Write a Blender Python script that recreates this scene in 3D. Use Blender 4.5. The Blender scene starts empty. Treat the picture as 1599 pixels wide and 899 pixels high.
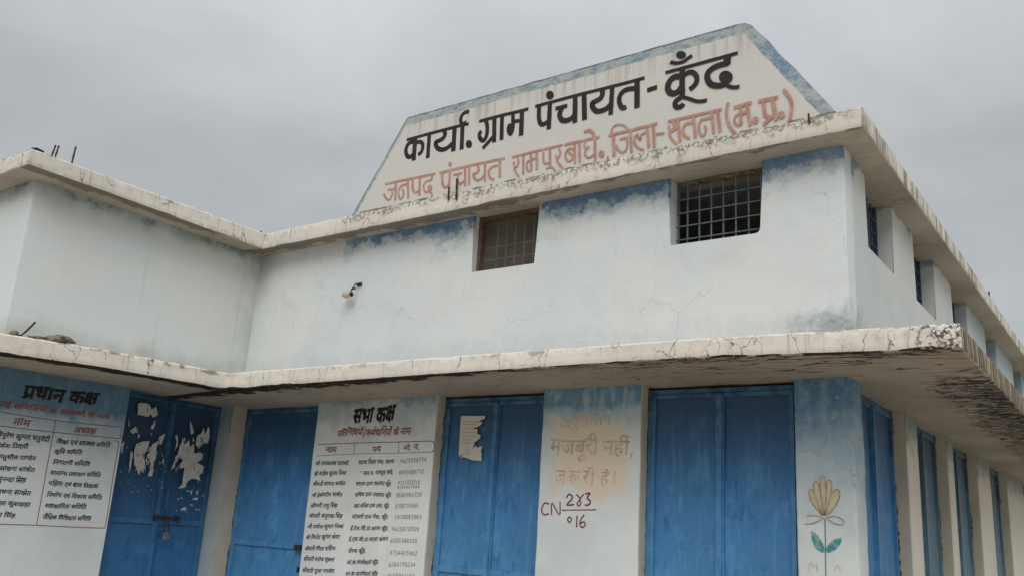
import bpy, bmesh, math, random
from mathutils import Vector, Matrix, noise

# ---------------------------------------------------------------- camera, sky, sun, exposure
sc = bpy.context.scene
COL = sc.collection
YAW, PITCH, ROLL = -0.6321, 0.2640, 0.0625
fwd = Vector((math.sin(YAW)*math.cos(PITCH), math.cos(YAW)*math.cos(PITCH), math.sin(PITCH)))
rgt = Vector((math.cos(YAW), -math.sin(YAW), 0))
upv = rgt.cross(fwd)
r2 = rgt*math.cos(ROLL) + upv*math.sin(ROLL)
u2 = -rgt*math.sin(ROLL) + upv*math.cos(ROLL)
cam_d = bpy.data.cameras.new("camera")
cam = bpy.data.objects.new("camera", cam_d)
COL.objects.link(cam)
cam.matrix_world = Matrix(((r2.x, u2.x, -fwd.x, 1.3704), (r2.y, u2.y, -fwd.y, -5.1463), (r2.z, u2.z, -fwd.z, 1.6), (0, 0, 0, 1)))
cam_d.sensor_width = 36
cam_d.lens = 1401.775/1599*36
cam_d.clip_end = 4000
cam_d.clip_start = 0.05
sc.camera = cam

SUN_EL, SUN_AZ = 42.0, 148.0          # azimuth clockwise from +Y
world = bpy.data.worlds.new("World")
sc.world = world
world.use_nodes = True
wn, wl = world.node_tree.nodes, world.node_tree.links
bg = wn["Background"]
sky = wn.new("ShaderNodeTexSky")
sky.sky_type = 'NISHITA'
sky.sun_disc = False
sky.sun_elevation = math.radians(SUN_EL)
sky.sun_rotation = math.radians(SUN_AZ)
wt = wn.new("ShaderNodeTexCoord")
wm = wn.new("ShaderNodeMapping")
wm.inputs['Scale'].default_value = (1.0, 1.0, 2.2)
wl.new(wt.outputs['Generated'], wm.inputs['Vector'])
cn = wn.new("ShaderNodeTexNoise")
cn.inputs['Scale'].default_value = 2.9
cn.inputs['Detail'].default_value = 6
cn.inputs['Roughness'].default_value = 0.56
cn.inputs['Distortion'].default_value = 0.35
wl.new(wm.outputs[0], cn.inputs['Vector'])
cr = wn.new("ShaderNodeValToRGB")
cr.color_ramp.elements[0].position = 0.33
cr.color_ramp.elements[0].color = (2.66, 2.78, 2.90, 1)
cr.color_ramp.elements[1].position = 0.69
cr.color_ramp.elements[1].color = (3.34, 3.42, 3.43, 1)
wl.new(cn.outputs['Fac'], cr.inputs['Fac'])
wsep = wn.new("ShaderNodeSeparateXYZ")
wl.new(wt.outputs['Generated'], wsep.inputs[0])
mr = wn.new("ShaderNodeMapRange")     # overcast sky: the zenith is brighter than the horizon
mr.inputs['From Min'].default_value = 0.40
mr.inputs['From Max'].default_value = 1.0
mr.inputs['To Min'].default_value = 0.98
mr.inputs['To Max'].default_value = 2.7
wl.new(wsep.outputs['Z'], mr.inputs['Value'])
vm = wn.new("ShaderNodeVectorMath")
vm.operation = 'SCALE'
wl.new(cr.outputs[0], vm.inputs[0])
wl.new(mr.outputs[0], vm.inputs['Scale'])
wx = wn.new("ShaderNodeMix")
wx.data_type = 'RGBA'
wx.inputs[0].default_value = 0.95
wl.new(sky.outputs[0], wx.inputs[6])
wl.new(vm.outputs[0], wx.inputs[7])
wl.new(wx.outputs[2], bg.inputs['Color'])
bg.inputs['Strength'].default_value = 0.12

sun_d = bpy.data.lights.new("sun", 'SUN')
sun_d.energy = 1.05
sun_d.angle = math.radians(38)
sun_d.color = (1.0, 0.975, 0.94)
sun = bpy.data.objects.new("sun", sun_d)
COL.objects.link(sun)
_a, _e = math.radians(SUN_AZ), math.radians(SUN_EL)
sdir = Vector((math.sin(_a)*math.cos(_e), math.cos(_a)*math.cos(_e), math.sin(_e)))
sun.rotation_euler = sdir.to_track_quat('Z', 'Y').to_euler()
sun.location = (0, -20, 30)

sc.view_settings.view_transform = 'Standard'
sc.view_settings.look = 'None'
sc.view_settings.exposure = 0.44
sc.view_settings.gamma = 1.0
sc.view_settings.use_curve_mapping = False
SIGN_BLACK = [(28,[-3440,4656,-3200,4658,-3006,4657,-2875,4657,-2789,4654]),(46,[-3341,4652,-3342,4561,-3338,4452]),(38,[-3351,4622,-3400,4623,-3431,4592,-3434,4548,-3408,4502,-3373,4495,-3341,4520]),(35,[-3333,4603,-3293,4608,-3258,4584,-3252,4539,-3268,4508,-3297,4496]),(39,[-3192,4658,-3190,4554,-3187,4443]),(40,[-3039,4655,-3024,4618,-3039,4587,-3078,4574,-3115,4566,-3109,4534,-3078,4501,-3032,4485,-2982,4493,-2930,4524]),(44,[-2929,4655,-2923,4448]),(41,[-2850,4659,-2839,4446]),(33,[-2851,4650,-2872,4698,-2865,4742,-2835,4761,-2792,4759]),(17,[-2870,4679,-2837,4674,-2815,4685]),(0,[-2737,4471,-2738,4458,-2744,4448,-2754,4443,-2766,4443,-2779,4448,-2790,4458,-2798,4470,-2802,4484,-2800,4497,-2794,4507,-2785,4512,-2772,4512,-2760,4507,-2749,4497,-2741,4484]),(27,[-2684,4650,-2488,4651,-2289,4646,-2220,4647]),(35,[-2621,4646,-2603,4603,-2597,4536,-2611,4488,-2638,4479,-2667,4512,-2670,4546,-2652,4560]),(39,[-2536,4650,-2522,4439]),(32,[-2539,4485,-2628,4411]),(36,[-2463,4649,-2453,4444]),(33,[-2361,4645,-2353,4535,-2357,4489]),(29,[-2349,4574,-2280,4564]),(41,[-2277,4643,-2272,4440]),(0,[-2344,4505,-2345,4485,-2351,4470,-2361,4461,-2374,4460,-2387,4467,-2399,4480,-2407,4499,-2411,4520,-2410,4539,-2404,4555,-2394,4564,-2382,4565,-2368,4558,-2357,4544,-2348,4525]),(25,[-2159,4652,-1938,4653,-1739,4653,-1639,4651,-1467,4649,-1253,4649]),(36,[-2123,4647,-2122,4589,-2115,4533,-2096,4494,-2065,4489,-2026,4509]),(39,[-2027,4650,-2026,4437]),(31,[-1976,4589,-1923,4589,-1874,4590]),(41,[-1919,4581,-1934,4551,-1935,4520,-1911,4483,-1868,4472,-1823,4485,-1803,4520]),(40,[-1809,4642,-1803,4437]),(41,[-1736,4649,-1722,4441]),(40,[-1587,4643,-1583,4608,-1600,4579,-1638,4566,-1664,4558,-1658,4524,-1629,4489,-1591,4480,-1546,4488,-1510,4516]),(37,[-1506,4641,-1511,4432]),(0,[-1996,4704,-1998,4691,-2005,4682,-2015,4677,-2028,4677,-2042,4683,-2053,4693,-2061,4707,-2065,4721,-2063,4734,-2056,4743,-2045,4748,-2032,4748,-2019,4742,-2008,4731,-2000,4718]),(42,[-1310,4643,-1305,4435]),(37,[-1320,4588,-1370,4594,-1417,4587,-1443,4557,-1445,4516,-1432,4478,-1413,4459,-1389,4465]),(34,[-1231,4549,-1156,4555]),(25,[-1096,4646,-930,4647,-779,4649,-680,4650,-585,4652]),(26,[-1062,4717,-1018,4697,-966,4693,-930,4710,-902,4722]),(41,[-973,4645,-971,4440]),(44,[-978,4585,-1022,4597,-1061,4578,-1076,4537,-1066,4497,-1036,4475,-1000,4483,-977,4511]),(36,[-962,4589,-929,4603,-894,4592,-870,4559,-869,4520,-887,4494,-918,4475]),(37,[-976,4436,-1012,4418,-1022,4392,-1008,4369,-978,4367,-960,4383]),(26,[-976,4436,-927,4413,-877,4383,-837,4370,-795,4368]),(49,[-655,4648,-658,4585]),(42,[-646,4594,-680,4598,-739,4593,-781,4572,-794,4537,-781,4492,-748,4462,-705,4449,-676,4452]),(27,[-685,4467,-654,4435,-618,4415,-575,4409]),(0,[-946,4738,-949,4727,-956,4720,-968,4717,-982,4718,-996,4724,-1008,4734,-1016,4746,-1019,4758,-1016,4769,-1008,4777,-997,4780,-983,4778,-969,4772,-957,4762,-949,4750]),(0,[-619,4487,-622,4470,-633,4457,-648,4451,-666,4452,-684,4460,-699,4475,-710,4492,-713,4511,-710,4528,-699,4541,-684,4547,-666,4546,-648,4537,-632,4523,-622,4505])]
SIGN_RED = [(22,[-3635,4299,-3395,4296,-3089,4289]),(23,[-3513,4293,-3499,4132]),(20,[-3595,4242,-3519,4238]),(19,[-3550,4237,-3541,4198,-3556,4159,-3580,4153,-3612,4176,-3638,4218]),(19,[-3449,4256,-3377,4255]),(22,[-3380,4284,-3359,4126]),(19,[-3439,4252,-3463,4237,-3472,4201,-3458,4152,-3434,4136,-3416,4157,-3418,4194,-3436,4224]),(21,[-3329,4284,-3323,4224,-3307,4180,-3284,4164,-3245,4176]),(22,[-3252,4292,-3241,4130]),(20,[-3125,4293,-3121,4243]),(17,[-3122,4242,-3176,4241,-3202,4217,-3197,4177,-3176,4150,-3145,4149]),(16,[-3135,4148,-3106,4118,-3110,4079]),(0,[-3109,4172,-3109,4161,-3114,4152,-3121,4148,-3131,4147,-3141,4151,-3150,4159,-3156,4169,-3159,4181,-3159,4192,-3154,4201,-3147,4206,-3137,4206,-3127,4202,-3118,4194,-3112,4184]),(21,[-3047,4288,-2763,4291,-2410,4286]),(23,[-3019,4284,-3011,4212,-2994,4169,-2970,4155,-2937,4168]),(22,[-2940,4292,-2935,4140]),(18,[-2903,4245,-2816,4244]),(16,[-2853,4238,-2853,4199,-2837,4160,-2807,4160,-2781,4183]),(21,[-2790,4279,-2771,4130]),(19,[-2749,4282,-2735,4130]),(21,[-2665,4280,-2651,4241,-2669,4218,-2699,4212,-2690,4180,-2657,4154,-2620,4161,-2595,4185]),(19,[-2596,4285,-2583,4131]),(22,[-2455,4278,-2444,4139]),(17,[-2461,4241,-2524,4237,-2551,4216,-2551,4180,-2534,4150,-2498,4130]),(0,[-2928,4340,-2929,4332,-2932,4327,-2937,4323,-2943,4323,-2950,4326,-2956,4331,-2960,4339,-2963,4347,-2962,4354,-2959,4360,-2954,4363,-2947,4363,-2941,4360,-2935,4355,-2930,4348]),(17,[-2343,4280,-2120,4285,-1898,4286]),(15,[-2288,4260,-2280,4225,-2290,4196,-2315,4194,-2308,4169,-2287,4135,-2264,4108]),(19,[-2240,4272,-2230,4122]),(18,[-2172,4272,-2163,4157]),(16,[-2171,4220,-2200,4213,-2203,4173,-2183,4139,-2161,4143,-2159,4183]),(16,[-2169,4227,-2119,4228]),(20,[-2121,4276,-2110,4137]),(15,[-2061,4263,-2057,4198,-2040,4170,-2009,4173]),(21,[-2005,4273,-1997,4140]),(13,[-2030,4127,-1997,4133,-1961,4113,-1952,4081,-1978,4068,-2027,4069,-2058,4096]),(14,[-1929,4264,-1915,4236,-1918,4206,-1934,4194,-1954,4220]),(15,[-1948,4203,-1929,4155,-1883,4099]),(0,[-2309,4223,-2309,4218,-2312,4214,-2315,4212,-2319,4212,-2324,4214,-2328,4218,-2331,4223,-2332,4228,-2332,4233,-2329,4237,-2326,4239,-2322,4240,-2317,4238,-2313,4234,-2310,4229]),(18,[-1885,4283,-1751,4284,-1593,4283]),(18,[-1796,4274,-1785,4119]),(15,[-1796,4225,-1832,4245,-1865,4226,-1869,4188,-1844,4151,-1816,4155,-1793,4177]),(17,[-1848,4223,-1798,4178]),(18,[-1758,4279,-1746,4120]),(15,[-1709,4279,-1714,4243,-1706,4224,-1672,4222]),(13,[-1674,4222,-1701,4206,-1708,4181,-1693,4153,-1666,4141,-1630,4159]),(20,[-1632,4292,-1620,4108]),(22,[-1721,4345,-1689,4351,-1655,4334,-1637,4294]),(14,[-1524,4122,-1520,4092,-1532,4068]),(0,[-1549,4143,-1550,4134,-1555,4126,-1562,4122,-1571,4121,-1579,4125,-1587,4133,-1592,4142,-1595,4153,-1593,4163,-1589,4170,-1581,4175,-1573,4175,-1564,4171,-1556,4164,-1551,4154]),(19,[-1520,4277,-1347,4279,-1148,4283]),(13,[-1492,4283,-1497,4314,-1478,4338,-1443,4343,-1403,4326,-1370,4293]),(23,[-1484,4280,-1472,4112]),(19,[-1350,4274,-1337,4111]),(14,[-1431,4229,-1364,4231]),(14,[-1378,4224,-1370,4177,-1382,4138,-1409,4129,-1442,4154,-1457,4193]),(15,[-1288,4239,-1314,4222,-1314,4175,-1290,4138,-1243,4110]),(15,[-1300,4235,-1273,4193,-1267,4225,-1230,4239]),(20,[-1223,4265,-1207,4119]),(22,[-1178,4269,-1167,4113]),(15,[-1156,4207,-1094,4202]),(18,[-1071,4279,-901,4280,-693,4280]),(14,[-1063,4248,-1056,4184,-1036,4139,-1002,4105]),(16,[-1032,4272,-1023,4232,-1047,4200]),(15,[-1046,4201,-996,4224]),(20,[-999,4270,-980,4115]),(17,[-896,4232,-937,4235,-958,4213,-958,4172,-940,4142,-912,4125]),(20,[-890,4277,-872,4121]),(17,[-838,4239,-763,4238]),(14,[-831,4241,-848,4211,-848,4166,-832,4127,-811,4127,-800,4160,-811,4191]),(20,[-761,4275,-747,4123]),(21,[-722,4274,-704,4123]),(19,[-649,4315,-661,4266,-655,4194,-630,4127,-600,4092]),(20,[-613,4272,-553,4275,-494,4278]),(21,[-568,4269,-565,4141]),(13,[-575,4219,-599,4211,-610,4183,-596,4150,-567,4139]),(17,[-566,4217,-526,4222]),(21,[-526,4272,-505,4122]),(20,[-454,4276,-326,4275]),(22,[-418,4272,-415,4199,-405,4167,-386,4156]),(25,[-362,4271,-339,4120]),(22,[-351,4165,-423,4107]),(20,[-293,4316,-264,4271,-245,4219,-246,4168,-259,4094]),(0,[-453,4146,-454,4138,-459,4131,-465,4127,-473,4127,-480,4131,-487,4137,-491,4146,-492,4155,-491,4164,-486,4171,-480,4175,-472,4175,-465,4171,-458,4165,-454,4156]),(0,[-284,4143,-286,4134,-291,4128,-298,4124,-306,4124,-314,4128,-321,4135,-326,4143,-327,4153,-326,4161,-321,4168,-314,4171,-305,4171,-297,4168,-290,4161,-285,4152])]
NUMBER = [(10,[-1982,1791,-2013,1797,-2036,1771,-2036,1739,-2016,1720,-1978,1729]),(9,[-1957,1719,-1959,1798,-1897,1724,-1897,1810]),(7,[-1878,1755,-1622,1767]),(11,[-1848,1836,-1831,1858,-1806,1849,-1807,1828,-1842,1790,-1787,1795]),(9,[-1773,1860,-1744,1830,-1765,1801,-1749,1787,-1736,1805,-1744,1830,-1718,1861]),(11,[-1706,1865,-1670,1869,-1690,1840,-1667,1820,-1674,1798,-1706,1793]),(9,[-1761,1725,-1761,1652]),(9,[-1707,1733,-1729,1705,-1737,1670,-1718,1653,-1697,1670,-1708,1688,-1732,1678]),(9,[-1818,1717,-1832,1698,-1816,1680,-1802,1699,-1818,1717])]
LOTUS = {'pet':[[-174,1790,-190,1900,-193,1976,-180,2005,-167,1976,-162,1900],[-181,1790,-223,1895,-229,1954,-216,1972,-201,1948,-190,1879],[-188,1790,-242,1857,-256,1905,-249,1929,-230,1912,-213,1851],[-171,1791,-162,1907,-155,1966,-144,1980,-131,1963,-136,1901],[-167,1791,-144,1873,-122,1919,-97,1930,-89,1909,-99,1868,-139,1809]],'leaf':[[-250,1702,-219,1686,-192,1647,-177,1608,-190,1590,-228,1612,-247,1658],[-86,1677,-137,1657,-166,1622,-173,1608,-166,1592,-125,1608,-93,1646]],'sep':[[-178,1779,-223,1786,-269,1784],[-282,1738,-231,1746,-178,1775],[-168,1779,-112,1786,-76,1767,-73,1749,-114,1746,-168,1776],[-269,1488,-264,1522,-251,1536,-241,1510,-227,1531,-219,1492],[-129,1505,-111,1533,-98,1507]],'stem':[-173,1770,-174,1635,-177,1465]}
SCRAPS_A = [[-921,2436,-822,2445,-807,2416,-780,2405,-753,2431,-726,2366,-768,2337,-797,2362,-807,2337,-909,2341],[-880,2107,-825,2130,-763,2142,-770,2081,-793,2031,-770,1949,-778,1862,-802,1917,-805,1858,-831,1893,-862,1935,-887,2030],[-766,2060,-730,2127,-682,2155,-695,2090,-682,2042,-686,1951,-689,1857,-726,1860,-722,1975,-759,1975,-772,2024,-729,2079],[-951,2204,-909,2245,-876,2201,-933,2185],[-906,2046,-893,2020,-891,1923,-903,1866,-906,1922,-911,2010],[-985,2304,-958,2245,-968,2238],[-777,2249,-744,2318,-745,2244],[-1006,2088,-988,2116,-982,2020,-998,2022],[-684,2188,-631,2218,-652,2127,-683,2124],[-710,2048,-688,2041,-696,1941],[-902,1901,-899,1905,-896,1901,-898,1897],[-936,1905,-934,1909,-930,1906,-932,1901],[-589,1777,-585,1783,-580,1778,-583,1772],[-891,1810,-888,1814,-885,1811,-887,1807],[-927,1898,-925,1901,-922,1898,-924,1895],[-584,1771,-580,1777,-575,1772,-578,1766],[-662,1902,-659,1906,-656,1903,-658,1899],[-717,1782,-713,1789,-707,1783,-711,1777],[-632,1928,-629,1933,-624,1929,-628,1924],[-704,1832,-702,1835,-699,1832,-701,1829],[-806,1912,-802,1919,-796,1913,-800,1906],[-620,1829,-618,1833,-614,1830,-616,1826],[-602,1825,-598,1832,-592,1826,-596,1820],[-629,1837,-627,1842,-623,1838,-625,1833],[-738,1845,-736,1848,-733,1845,-735,1842],[-845,1756,-844,1759,-841,1756,-843,1753],[-958,1786,-956,1790,-953,1787,-955,1783],[-764,1834,-762,1838,-758,1835,-760,1831],[-577,1909,-574,1914,-570,1910,-572,1905],[-895,1790,-893,1794,-889,1790,-891,1787],[-828,1771,-825,1775,-822,1771,-824,1768],[-736,1744,-735,1747,-732,1745,-734,1742],[-969,1868,-966,1874,-960,1869,-964,1863],[-739,1886,-737,1890,-733,1887,-735,1883],[-911,1825,-909,1828,-907,1825,-908,1823],[-681,1750,-677,1757,-671,1751,-675,1744],[-659,1738,-658,1741,-655,1738,-657,1736],[-848,1724,-845,1729,-840,1724,-843,1718],[-798,1732,-796,1737,-791,1732,-794,1727],[-650,1882,-648,1885,-645,1882,-647,1879],[-815,1901,-812,1905,-808,1902,-811,1898],[-585,1879,-584,1882,-581,1879,-583,1877],[-978,1880,-975,1886,-969,1881,-973,1875],[-842,1866,-840,1869,-837,1867,-839,1864],[-916,2045,-909,2032,-909,2014,-911,2000,-916,2022],[-640,1982,-629,1976,-631,1968,-635,1962,-644,1971],[-765,2067,-755,2063,-754,2058,-756,2053,-768,2059],[-961,2081,-952,2075,-950,2066,-950,2059,-961,2070],[-703,2009,-692,1999,-690,1984,-691,1972,-703,1990],[-764,2207,-756,2202,-755,2195,-756,2189,-765,2198],[-771,2003,-759,1991,-756,1974,-755,1961,-770,1981],[-770,1947,-761,1932,-759,1911,-760,1895,-768,1920],[-834,1913,-824,1897,-809,1876,-797,1861,-826,1886],[-750,1998,-742,1982,-739,1961,-739,1945,-748,1971],[-746,2099,-738,2082,-737,2059,-738,2042,-745,2070],[-855,1905,-850,1899,-846,1891,-843,1886,-853,1895],[-845,1905,-838,1900,-840,1893,-843,1887,-847,1896],[-618,2015,-606,2000,-605,1978,-608,1962,-618,1988],[-702,2110,-695,2092,-689,2069,-685,2051,-697,2080],[-747,2084,-735,2072,-734,2055,-736,2042,-747,2062],[-757,2099,-747,2090,-743,2077,-741,2068,-756,2083],[-871,2090,-861,2073,-848,2051,-838,2035,-863,2061],[-641,2065,-633,2053,-623,2036,-614,2024,-634,2044],[-762,1970,-751,1962,-747,1951,-746,1943,-762,1956],[-851,2034,-847,2029,-844,2022,-842,2016,-849,2025],[-872,2189,-860,2177,-861,2158,-865,2144,-874,2166],[-849,2026,-840,2011,-827,1991,-816,1976,-841,2000]]
SCRAPS_B = [[-481,2105,-461,2208,-436,2151,-400,2196,-379,2135,-347,2168,-327,2087,-276,2102,-238,2087,-252,2038,-287,2012,-216,1985,-214,1925,-251,1907,-226,1862,-311,1874,-353,1843,-358,1798,-434,1781,-399,1821,-401,1894,-402,1959,-469,1940,-452,1991,-419,2018,-495,2041],[-418,2361,-389,2317,-360,2250,-392,2246],[-326,2235,-287,2263,-277,2312,-248,2258,-227,2332,-200,2254,-207,2192,-268,2169,-290,2129,-329,2163],[-500,2047,-524,1929,-504,1949,-475,2026],[-538,2210,-519,2225,-496,2144,-520,2086,-512,2161],[-313,1762,-291,1782,-296,1736],[-259,1766,-229,1781,-240,1740],[-281,1704,-230,1722,-232,1694],[-374,1621,-333,1633,-324,1606,-371,1603],[-298,1653,-274,1664,-271,1645],[-241,1625,-210,1621,-217,1612],[-400,1711,-371,1703,-387,1697],[-186,1734,-183,1738,-178,1734,-182,1731],[-457,1803,-454,1807,-450,1804,-453,1800],[-282,1793,-280,1797,-277,1794,-279,1791],[-335,1766,-329,1775,-320,1767,-326,1760],[-423,1693,-418,1701,-410,1694,-416,1688],[-324,1591,-320,1597,-314,1591,-318,1587],[-392,1723,-389,1727,-386,1724,-389,1721],[-353,1765,-348,1773,-340,1766,-345,1759],[-224,1713,-222,1717,-219,1714,-221,1711],[-396,1763,-393,1768,-389,1764,-392,1760],[-376,1616,-373,1620,-369,1616,-372,1613],[-424,1599,-420,1606,-414,1600,-418,1595],[-188,1739,-182,1748,-173,1740,-179,1733],[-266,1641,-261,1648,-253,1641,-258,1636],[-336,1803,-334,1808,-329,1804,-332,1800],[-200,1618,-194,1627,-186,1619,-192,1612],[-397,1913,-386,1898,-385,1876,-387,1860,-397,1886],[-338,2070,-325,2053,-322,2028,-322,2009,-338,2039],[-318,2035,-308,2022,-307,2004,-308,1990,-318,2012],[-345,2097,-333,2081,-334,2060,-338,2043,-346,2069],[-285,2187,-275,2176,-266,2162,-259,2151,-280,2168],[-305,1980,-295,1965,-281,1945,-269,1930,-297,1954],[-366,2150,-358,2143,-360,2132,-364,2124,-369,2136],[-483,1956,-476,1941,-475,1920,-475,1904,-481,1930],[-254,1867,-249,1860,-246,1851,-245,1844,-254,1855],[-378,1924,-367,1914,-364,1899,-363,1887,-377,1905],[-262,2080,-251,2066,-243,2048,-238,2034,-258,2056],[-367,2207,-361,2196,-360,2182,-360,2171,-366,2188],[-359,2122,-350,2105,-344,2082,-340,2065,-355,2093],[-292,1914,-285,1906,-278,1894,-272,1885,-288,1899],[-326,2078,-317,2066,-313,2049,-312,2036,-324,2057],[-449,2212,-437,2200,-431,2183,-427,2170,-446,2190],[-371,1979,-362,1971,-365,1958,-370,1949,-375,1964],[-373,2045,-365,2039,-365,2029,-367,2022,-375,2033],[-354,1977,-341,1960,-340,1936,-342,1918,-354,1947],[-365,2221,-352,2210,-346,2193,-343,2181,-363,2200],[-341,2030,-332,2012,-331,1987,-333,1968,-339,1999],[-407,2193,-396,2179,-392,2160,-391,2145,-406,2168]]
NOTICE = [-2854,2407,-2626,2402,-2627,2384,-2660,2372,-2688,2356,-2645,2359,-2661,2337,-2679,2327,-2737,2312,-2688,2307,-2687,2271,-2657,2264,-2658,2243,-2688,2222,-2727,2201,-2705,2206,-2727,2163,-2694,2190,-2683,2172,-2633,2186,-2644,2143,-2632,2122,-2637,2107,-2628,2078,-2712,2081,-2778,2100,-2811,2105,-2826,2091,-2821,2108,-2798,2130,-2844,2108,-2849,2143]
NOTICE_LINES = [[-2829,2368,-2699,2360],[-2829,2348,-2693,2338],[-2828,2289,-2711,2280],[-2828,2259,-2699,2252],[-2827,2234,-2706,2229],[-2825,2207,-2741,2206],[-2826,2318,-2751,2313],[-2754,2164,-2778,2154,-2778,2132,-2765,2121,-2752,2143,-2746,2161]]
RULES = [('f',6,3,[-4272,2193,-3857,2203,-3379,2209,-3070,2213,-3030,2203,-3020,2168,-3029,2141,-3051,2133]),('f',4,3,[-4271,2100,-3844,2117,-3378,2125,-3051,2133]),('f',5,3,[-3848,2203,-3847,2117]),('f',5,3,[-3377,2209,-3374,2125]),('w',6,3,[-2104,2208,-2027,2207,-1622,2198,-1094,2213]),('w',6,3,[-2084,2108,-2007,2108,-1619,2111,-1082,2124]),('w',6,3,[-1091,2213,-1082,2124]),('w',6,1,[-1622,2198,-1614,1435]),('w',6,1,[-1136,2104,-1096,2097,-1091,2073,-1091,1820,-1084,1475,-1096,1438,-1118,1435,-1331,1433,-1614,1435,-1870,1431,-1946,1431])]
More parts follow.
